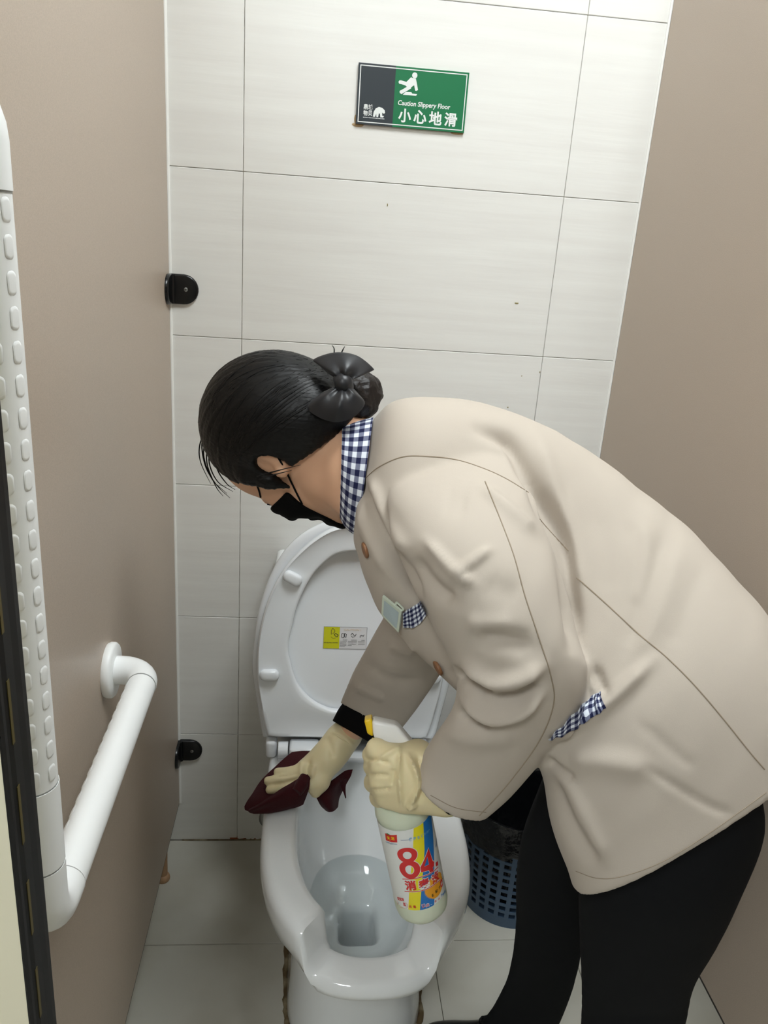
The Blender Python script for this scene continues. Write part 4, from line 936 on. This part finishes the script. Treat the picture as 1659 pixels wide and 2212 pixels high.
# ---- shoes
def shoe(toe, heel, hgt):
    toe, heel = np.array(toe, float), np.array(heel, float); ax = unit(toe-heel); L = np.linalg.norm(toe-heel); sd = np.cross([0, 0, 1], ax); R = []
    for s, w, h in ((0, .02, .045), (.04, .030, .062), (.15, .034, .072), (.3, .033, .075), (.45, .034, .068), (.6, .040, .052), (.75, .043, .043), (.88, .038, .038), (.96, .026, .032), (1, .010, .024)):
        c = heel+ax*L*s; R.append([c+sd*w*math.cos(a)*(1 if True else 0)+np.array([0, 0, .008+(h-.008)*(max(0, math.sin(a)) if math.sin(a) > 0 else 0)]) for a in np.linspace(0, 2*math.pi, 28, endpoint=False)])
    up = obj('shoe', *loft(catmull(np.array(R), 3)), 'black', pers)
    R2 = []
    for s, w in ((0, .018), (.03, .030), (.15, .036), (.35, .033), (.5, .036), (.7, .045), (.85, .042), (.95, .028), (1.005, .008)):
        c = heel+ax*L*s; R2.append([c+sd*w*x+np.array([0, 0, z]) for x, z in ((-1, .001), (-1, .012), (1, .012), (1, .001))])
    obj('sole', *loft(catmull(np.array(R2), 3)), 'rubber', up); return up
tF = ATZ(903, 2225, .03)
sh = shoe((tF[0], tF[1]-.01, 0), (anF[0]+.07, anF[1]-.0, 0), .07)
c = ATZ(1045, 2204, .075); obj('shoe_ring', *tube([c+.006*np.array([math.cos(a), math.sin(a), 0]) for a in np.linspace(0, 6.283, 14)], .002, 6, 2), 'rubber', sh)
shoe((anN[0]-.15, anN[1]-.03, 0), (anN[0]+.075, anN[1], 0), .07)
# ---- gloves
g = Grid(P(870, 1670, .92)-.12, P(870, 1670, .92)+.12, .0022)
Wp = P(948, 1690, .918); K = [P(845, 1634, .899), P(826, 1655, .900), P(824, 1690, .904), P(836, 1720, .912)]
PI = [P(813, 1617, .912), P(807, 1655, .928), P(808, 1690, .932), P(820, 1722, .938)]
TI = [[P(803, 1630, .925), P(810, 1645, .94)], [P(818, 1660, .955), P(850, 1662, .965)], [P(820, 1692, .958), P(852, 1692, .966)], [P(832, 1722, .96), P(860, 1718, .966)]]
for k_, p_, t_ in zip(K, PI, TI): g.cap(Wp, k_, .022, .0130, .012); g.chain([k_, p_]+t_, [.0134, .0118, .0108, .009], .003)
g.chain([P(938, 1662, .915), P(903, 1630, .925), P(866, 1630, .96)], [.020, .0145, .011], .014)
g.ell(P(888, 1672, .905), (.034, .026, .034), np.stack([CR, CF, CU], 1), .015)
g.chain([P(915, 1690, .918), P(965, 1704, .918)], [.031, .031], .015)
g.cap(P(870, 1728, .908), P(942, 1712, .913), .012, .016, .015)
v, f = g.mesh(2)
v = press(v, f, [([(862, 1622), (864, 1680), (868, 1738)], 5, .005), ([(880, 1630), (903, 1690), (886, 1740)], 6, .007), ([(902, 1630), (918, 1690), (905, 1735)], 6, -.006), ([(793, 1642), (815, 1641), (842, 1648)], 4, -.003), ([(795, 1674), (815, 1674), (840, 1676)], 4, -.003), ([(800, 1707), (820, 1707), (845, 1704)], 4, -.003), ([(812, 1650), (835, 1630), (868, 1612)], 5, .003), ([(930, 1650), (925, 1690), (935, 1720)], 8, .004), ([(845, 1700), (850, 1660)], 5, -.003), ([(880, 1745), (900, 1738)], 6, .004)])
obj('glove', v, f, 'glove', pers)
def Z(x, y, z): return ATZ(x, y, z)
c = Z(670, 1655, .455); g = Grid(c-.15, c+.15, .0024)
W2 = P(742, 1590, 1.498)
Kk = [P(672, 1692, 1.452), P(662, 1672, 1.458), P(658, 1663, 1.467), P(661, 1656, 1.478)]
Mi = [P(622, 1700, 1.446), P(612, 1682, 1.452), P(622, 1668, 1.462), P(645, 1664, 1.473)]
Ti = [P(583, 1706, 1.447), P(579, 1687, 1.453), P(600, 1668, 1.463), P(629, 1664, 1.473)]
for k_, m_, t_ in zip(Kk, Mi, Ti): g.cap(P(722, 1618, 1.486), k_, .021, .0132, .016); g.chain([k_, m_, t_], [.0125, .0094, .0082], .0025)
g.chain([P(708, 1650, 1.47), P(694, 1690, 1.456), P(682, 1712, 1.452)], [.018, .0135, .010], .012)
g.cap(P(740, 1595, 1.492), P(714, 1636, 1.476), .027, .025, .02)
g.cap(P(750, 1585, 1.50), P(740, 1595, 1.49), .030, .029, .01)
v, f = g.mesh(2)
cut = unit(P(700, 1640, 1.475)-P(750, 1582, 1.50)); 
v = press(v, f, [([(585, 1697), (615, 1692), (645, 1684)], 3.5, -.0025), ([(592, 1678), (620, 1675), (645, 1670)], 3.5, -.0025), ([(668, 1640), (662, 1665), (670, 1690)], 6, -.005), ([(652, 1642), (650, 1665), (655, 1690)], 5, .003), ([(705, 1590), (715, 1620), (720, 1640)], 8, -.003), ([(680, 1650), (672, 1680)], 5, .003), ([(715, 1580), (740, 1590), (765, 1612)], 4, .0025)])
obj('glove', v, f, 'glove', pers)
rim_ = pxrings([((711, 1577), (768, 1617), 1.50, 1.485, .034, .034), ((709, 1580), (765, 1620), 1.499, 1.484, .034, .034)], 40, 1)
obj('glove_cuff_bead', *tube(np.concatenate([rim_[0], rim_[0][:1]]), .0014, 8, 1), 'glove', pers)

# ================================================================ spray bottle in the near hand
BB = P(913, 1957, 1.0); BA = unit(cdir(-.17, .921, .342)); BN = -CF-BA*(-CF@BA); BN = unit(BN); BXa = np.cross(BA, BN)      # axis, side facing the camera, right
if BXa@CR < 0: BXa = -BXa
RBt = .0338
bt = empty('spray_bottle', tuple(BB)); tag(bt, 'spray bottle of disinfectant with printed label and white trigger, held in a gloved hand', 'bottle')
obj('bottle_body', *lathe([(0, .004), (.022, .003), (.024, 0), (.029, .0015), (.0325, .006), (RBt, .013), (RBt, .026), (RBt-.0008, .028), (RBt-.0008, .155), (RBt, .157), (RBt-.0005, .163), (.031, .172), (.026, .181), (.0185, .189), (.0145, .195), (.0138, .21), (0, .21)], 72, ax=BA, o=BB, x=BXa), 'bottle', bt)
def lab(zx, zy):
    """zoomed picture coordinates of the label -> (u along the circumference, v along the axis)"""
    px, py = 830+zx/9.62, 1770+zy/9.62; d = unit(ray(px, py)); o = CAM-BB; r = RBt-.0003
    dp = d-BA*(d@BA); op = o-BA*(o@BA); a = dp@dp; b = 2*dp@op; c = op@op-r*r; D = b*b-4*a*c
    t_ = (-b-math.sqrt(max(D, 0)))/(2*a); q = o+d*t_; return np.array([math.atan2(q@BXa, q@BN)*r, q@BA])
def onlabel(name, vf, m, lift, parent):
    v, f = vf
    if len(v) == 0: return
    bm = bmesh.new(); vs = [bm.verts.new((p[0], p[1], 0)) for p in v]
    for q in f:
        try: bm.faces.new([vs[i] for i in q])
        except ValueError: pass
    bmesh.ops.triangulate(bm, faces=bm.faces)
    x = math.floor(v[:, 0].min()/.003)*.003
    while x < v[:, 0].max():
        bmesh.ops.bisect_plane(bm, geom=bm.verts[:]+bm.edges[:]+bm.faces[:], plane_co=(x, 0, 0), plane_no=(1, 0, 0), dist=1e-7); x += .003
    V = []; bm.verts.index_update()
    k = islands(len(bm.verts), [tuple(z.index for z in ff.verts) for ff in bm.faces])
    for q in bm.verts: r = RBt-.0006+lift+k[q.index]; a = q.co.x/(RBt-.0003); V.append(BB+BA*q.co.y+r*(math.sin(a)*BXa+math.cos(a)*BN))
    F = [tuple(k.index for k in ff.verts) for ff in bm.faces]; bm.free()
    return obj(name, V, F, m, parent, False)
HB = [lab(*q)[1] for q in ((500, 1875), (400, 240))]; vb_, vt_ = HB
lw = onlabel('label', rect2d(-.075, vb_, .075, vt_), 'lab_white', .0001, bt)
def zpoly(pts): return poly2d([lab(*q) for q in pts])
L1 = [(625, 262), (600, 600), (560, 1050), (520, 1500), (497, 1865)]; L2 = [(835, 180), (838, 640), (800, 1150), (770, 1500), (742, 1885)]; L3 = [(1003, 5), (1030, 600), (1040, 1000), (1045, 1500), (1040, 1795)]
def band(a, b, nm, m):
    V = [lab(*q) for q in a+b[::-1]]; V[0][1] = V[-1][1] = vt_-.0003; V[len(a)-1][1] = V[len(a)][1] = vb_+.0003
    k = len(a); F = [(i, i+1, 2*k-2-i, 2*k-1-i) for i in range(k-1)]; onlabel(nm, (np.array(V), F), m, .0003, lw)
band(L1, L2, 'yellow_band', 'lab_yellow'); band(L2, L3, 'blue_band', 'lab_blue')
onlabel('brand_flag', zpoly([(18, 285), (120, 325), (262, 320), (272, 478), (150, 470), (35, 430)]), 'lab_red', .0004, lw)
onlabel('brand_leaf', zpoly([(35, 285), (75, 290), (125, 318), (85, 322)]), 'lab_green', .0005, lw)
def zchar(nm, ch, cx, cy, w, h, m, lift=.0006, bold=.0, shear=0, rot=0, parent=None):
    """a character centred at zoomed point cx,cy, its width and height measured there in zoomed pixels"""
    c = lab(cx, cy); ex = lab(cx+w/2, cy)-lab(cx-w/2, cy); wu = abs(ex[0]); hv = abs(lab(cx, cy-h/2)[1]-lab(cx, cy+h/2)[1])
    v, f = fit2d(text2d(ch, .01, bold, shear), -wu/2, -hv/2, wu, hv)
    if len(v): onlabel(nm, (v+c, f), m, lift, parent or lw)
zchar('brand_lettering', '无', 90, 388, 62, 62, 'lab_yellow', .0006, .0002); zchar('brand_lettering', '洁', 178, 392, 66, 66, 'lab_yellow', .0006, .0002)
for k in range(9): zchar('small_print', '的国家级品牌洁净'[k % 8], 52+k*26, 470+k*6 if k < 3 else 492+k*3, 22, 26, 'lab_navy')
onlabel('slogan_dash', stroke2d([lab(345, 430), lab(430, 428), lab(515, 420)], .0005), 'lab_navy', .0006, lw)
for ch, x, y, w in (('健', 548, 412, 66), ('康', 632, 396, 60), ('生', 712, 372, 56), ('活', 785, 335, 54), ('的', 838, 300, 44), ('选', 890, 262, 44), ('择', 930, 225, 40)): zchar('slogan_character', ch, x, y, w, w+12, 'lab_sky', .0006, .0003)
# the big 84: drawn from strokes so that it keeps its heavy shape
def uvbox(x0, y0, x1, y1):
    a, b, c, d = lab(x0, (y0+y1)/2), lab(x1, (y0+y1)/2), lab((x0+x1)/2, y1), lab((x0+x1)/2, y0); return a[0], c[1], b[0], d[1]
def ring2(c, rx, ry, ix, iy, n=36):
    A = np.linspace(0, 2*math.pi, n, endpoint=False); V = [(c[0]+rx*math.cos(a), c[1]+ry*math.sin(a)) for a in A]+[(c[0]+ix*math.cos(a), c[1]+iy*math.sin(a)) for a in A]
    return np.array(V), [(j, (j+1) % n, n+(j+1) % n, n+j) for j in range(n)]
def eight(g_):
    c1, c2 = lab(478, 745), lab(530, 1045); u0 = abs(lab(690, 745)[0]-lab(275, 745)[0])/2; u1 = abs(lab(745, 1045)[0]-lab(318, 1045)[0])/2
    h1 = abs(lab(480, 585)[1]-lab(480, 905)[1])/2; h2 = abs(lab(540, 850)[1]-lab(540, 1230)[1])/2
    return join2d(ring2(c1, u0+g_, h1+g_, u0*.43-g_, h1*.48-g_), ring2(c2, u1+g_, h2+g_, u1*.42-g_, h2*.50-g_))
def four(g_):
    outl = [(915, 588), (1000, 862), (1030, 875), (1028, 965), (1003, 990), (1015, 1070), (940, 1100), (925, 1050), (765, 1092), (750, 990)]
    c = np.mean([lab(*q) for q in outl], 0); V = [lab(*q) for q in outl]
    A, B, Cc, Dd, Ee, Ff, Gg, Hh, Ii, Jj = V; ia, ib, ic = lab(890, 770), lab(925, 930), lab(830, 975)
    def ex(p): return p+unit(p-c)*g_
    V = [ex(p) for p in V]+[ia, ib, ic]; 
    F = [(9, 12, 10, 0), (0, 10, 11, 1), (9, 8, 7, 12), (12, 7, 4, 11), (1, 11, 4, 3, 2), (7, 6, 5, 4)]
    return np.array(V), F
onlabel('numeral_outline', eight(.0007), 'lab_white', .0005, lw); onlabel('numeral_outline', four(.0009), 'lab_white', .00055, lw)
onlabel('numeral_eight', eight(0), 'lab_red', .0007, lw); onlabel('numeral_four', four(0), 'lab_red', .0008, lw)
onlabel('small_mark', zpoly([(1062, 900), (1105, 860), (1115, 945), (1072, 978)]), 'lab_red', .0007, lw)
for pts in ([(385, 1235), (560, 1232), (720, 1205), (900, 1145), (1010, 1080), (1110, 990)], [(430, 1492), (600, 1500), (760, 1480), (900, 1432), (1040, 1345), (1160, 1252)]):
    q = [lab(*p) for p in catmull(np.array(pts, float), 4)]; onlabel('rule_outline', stroke2d(q, .0022), 'lab_white', .0005, lw); onlabel('red_rule', stroke2d(q, .0011), 'lab_red', .0007, lw)
for ch, x, y, w, h in (('消', 545, 1372, 235, 205), ('毒', 830, 1340, 230, 225), ('液', 1062, 1200, 160, 250)):
    zchar('title_outline', ch, x, y, w+24, h+24, 'lab_white', .00055, .0009); zchar('title_character', ch, x, y, w, h, 'lab_red', .0008, .00042)
oc = lab(1065, 1385); A = np.linspace(0, 2*math.pi, 96, endpoint=False); rad = abs(lab(1065, 1610)[1]-oc[1])
onlabel('orange_seal', poly2d([oc+rad*(1.0 if k % 2 else 1.13)*np.array([math.cos(a), math.sin(a)]) for k, a in enumerate(A)]), 'lab_orange', .0004, lw)
for ch, x, y, w in (('新', 1015, 1570, 62), ('配', 1085, 1490, 58), ('方', 1145, 1410, 50), ('效', 1212, 1210, 34)): zchar('seal_character', ch, x, y, w, w+14, 'lab_dark', .0006, .0003)
zc = lab(1182, 1325); onlabel('number_badge', circ2d(zc[0], zc[1], .0034, 20, .0056), 'lab_red', .0009, lw); zchar('number_badge_figure', 'Ⅱ', 1182, 1325, 34, 62, 'lab_white', .0010, .0003)
for ch, x, y in (('净', 1195, 1570), ('含', 1225, 1545), ('量', 1258, 1500)): zchar('quantity_character', ch, x, y, 30, 70, 'lab_blue', .0006, .0003)
onlabel('red_box', zpoly([(270, 1605), (400, 1640), (408, 1698), (285, 1668)]), 'lab_red', .0005, lw); zchar('red_box_character', '消', 315, 1650, 40, 36, 'lab_white', .0007); zchar('red_box_character', '准', 368, 1662, 40, 36, 'lab_white', .0007)
q = [lab(*p) for p in ((270, 1690), (285, 1800), (470, 1840), (485, 1800), (470, 1740), (430, 1715))]; onlabel('pink_frame', stroke2d(q, .0003), 'lab_red', .0005, lw)
zchar('pink_frame_character', '监', 425, 1762, 58, 60, 'lab_red', .0006, .0003); onlabel('pink_frame_dot', circ2d(*lab(300, 1735), .0007, 10), 'lab_grey', .0006, lw)
for ch, x, y, w, m in (('杀', 545, 1810, 62, 'lab_red'), ('毒', 632, 1812, 60, 'lab_red'), ('漂', 815, 1795, 72, 'lab_red'), ('白', 900, 1778, 62, 'lab_red'), ('去', 1062, 1695, 46, 'lab_red'), ('污', 1130, 1650, 44, 'lab_red')):
    if m == 'lab_red' and 700 < x < 1000: zchar('claim_outline', ch, x, y, w+14, w+16, 'lab_white', .0005, .0007)
    zchar('claim_character', ch, x, y, w, w, m, .0007, .0002)
onlabel('claim_dash', stroke2d([lab(965, 1768), lab(990, 1760)], .0006), 'lab_white', .0006, lw)
onlabel('letter_mark', stroke2d([lab(1070, 560), lab(1105, 330), lab(1145, 490)], .0022), 'lab_navy', .0006, lw)
# trigger head: profile cut from the side and given thickness
def prism(name, pts, d, half, m, parent, bv=.003):
    fr_ = [P(x, y, d) for x, y in pts]; n = len(pts); tw = -CF; V = [p+tw*half for p in fr_]+[p-tw*half for p in fr_]
    F = [tuple(range(n))[::-1], tuple(range(n, 2*n))]+[(i, (i+1) % n, n+(i+1) % n, n+i) for i in range(n)]
    V, F = fix(V, F); o = obj(name, V, F, m, parent, False); return bev(o, bv, 3)
TD = .935
prism('trigger_housing', [(804, 1550), (858, 1561), (894, 1604), (900, 1630), (872, 1640), (842, 1640), (832, 1612), (815, 1598), (806, 1584)], TD, .0135, 'spray_white', bt, .004)
prism('nozzle', [(787, 1551), (804, 1547), (806, 1586), (794, 1580)], TD, .0115, 'spray_yellow', bt, .002)
tg = [P(812, 1598, TD), P(806, 1612, TD), P(806, 1632, TD), P(812, 1650, TD)]
obj('trigger_lever', *tube(tg, [.005, .006, .0055, .004], 12, 4), 'spray_yellow', bt)
obj('collar', *lathe([(0, .193), (.0165, .193), (.0168, .196), (.0168, .216), (.013, .219), (.011, .236), (0, .236)], 36, ax=BA, o=BB, x=BXa), 'spray_white', bt)

# ================================================================ maroon cloth under the far hand
def clothpatch(rows, th, seed, amp=.0015):
    """rows of points -> thick cloth sheet"""
    G = np.array([catmull(np.array(r_, float), 6) for r_ in rows]); G = np.swapaxes(np.array([catmull(G[:, i], 5) for i in range(G.shape[1])]), 0, 1); a, b = G.shape[:2]
    V = G.reshape(-1, 3); F = np.array([(i*b+j, i*b+j+1, (i+1)*b+j+1, (i+1)*b+j) for i in range(a-1) for j in range(b-1)]); N = normals(V, F)
    if (N.mean(0)@(CAM-V.mean(0))) < 0: N = -N
    nz = np.array([mnoise.noise(Vector(p*40+np.array([seed, 0, 0]))) for p in V]); V = V+N*(nz*amp)[:, None]
    n0 = len(V); V2 = np.concatenate([V, V-N*th]); F2 = [tuple(q) for q in F]+[tuple(n0+k for k in q[::-1]) for q in F]
    bd = [(j, j+1) for j in range(b-1)]+[((a-1)*b+j+1, (a-1)*b+j) for j in range(b-1)]+[((i+1)*b, i*b) for i in range(a-1)]+[(i*b+b-1, (i+1)*b+b-1) for i in range(a-1)]
    F2 += [(q, p, n0+p, n0+q) for p, q in bd]; return V2, F2
ct = empty('cleaning_cloth', tuple(ATZ(600, 1720, .405))); tag(ct, 'folded maroon cleaning cloth under a gloved hand on the toilet rim', 'cloth')
D = lambda x, y, z: ATZ(x, y, z)
obj('spread_layer', *clothpatch([
    [D(665, 1606, .44), D(640, 1618, .438), D(600, 1650, .43), D(562, 1688, .418), D(540, 1722, .412), D(528, 1742, .405)],
    [D(683, 1622, .44), D(655, 1640, .438), D(615, 1672, .432), D(580, 1705, .424), D(552, 1730, .418), D(530, 1750, .402)],
    [D(695, 1650, .43), D(668, 1668, .432), D(630, 1695, .428), D(600, 1718, .424), D(566, 1738, .416), D(545, 1753, .405)],
    [D(690, 1690, .415), D(665, 1702, .425), D(640, 1715, .424), D(612, 1730, .42), D(585, 1742, .415), D(570, 1752, .406)]], .004, 1), 'cloth', ct)
obj('rolled_fold', *clothpatch([
    [D(664, 1672, .462), D(640, 1684, .455), D(610, 1702, .448), D(585, 1718, .440), D(560, 1735, .428), D(538, 1748, .412)],
    [D(669, 1680, .462), D(645, 1694, .456), D(615, 1712, .449), D(588, 1726, .440), D(562, 1741, .428), D(536, 1752, .412)],
    [D(668, 1702, .448), D(648, 1714, .444), D(620, 1726, .437), D(592, 1738, .428), D(566, 1748, .417), D(540, 1756, .407)],
    [D(662, 1722, .43), D(646, 1732, .426), D(620, 1742, .42), D(595, 1750, .414), D(570, 1756, .409), D(545, 1757, .405)],
    [D(655, 1738, .415), D(640, 1744, .412), D(618, 1750, .409), D(592, 1756, .406), D(570, 1758, .405), D(548, 1758, .403)]], .006, 4), 'cloth', ct)
obj('roll_end', *tube([D(660, 1678, .458), D(652, 1694, .452), D(640, 1712, .446)], [.010, .012, .010], 14, 5), 'cloth', ct)
obj('hanging_tail', *clothpatch([
    [D(690, 1706, .43), D(712, 1690, .43), D(735, 1672, .43), D(748, 1664, .43), D(762, 1662, .428)],
    [D(682, 1716, .42), D(702, 1705, .425), D(728, 1690, .425), D(745, 1680, .422), D(757, 1678, .42)],
    [D(686, 1728, .405), D(700, 1722, .415), D(716, 1712, .415), D(732, 1702, .408), D(744, 1700, .40)],
    [D(694, 1742, .39), D(705, 1742, .40), D(718, 1736, .40), D(730, 1725, .39), D(738, 1712, .385)],
    [D(704, 1752, .375), D(712, 1754, .385), D(722, 1752, .385), D(729, 1744, .378), D(730, 1732, .372)]], .004, 8), 'cloth', ct)
obj('frayed_corner', *clothpatch([[D(735, 1690, .42), D(745, 1684, .42), D(755, 1676, .42)], [D(736, 1700, .41), D(742, 1698, .41), D(748, 1694, .41)], [D(742, 1712, .40), D(745, 1712, .40), D(747, 1711, .40)], [D(746, 1724, .395), D(747, 1724, .395), D(748, 1723, .395)]], .002, 12), 'cloth', ct)
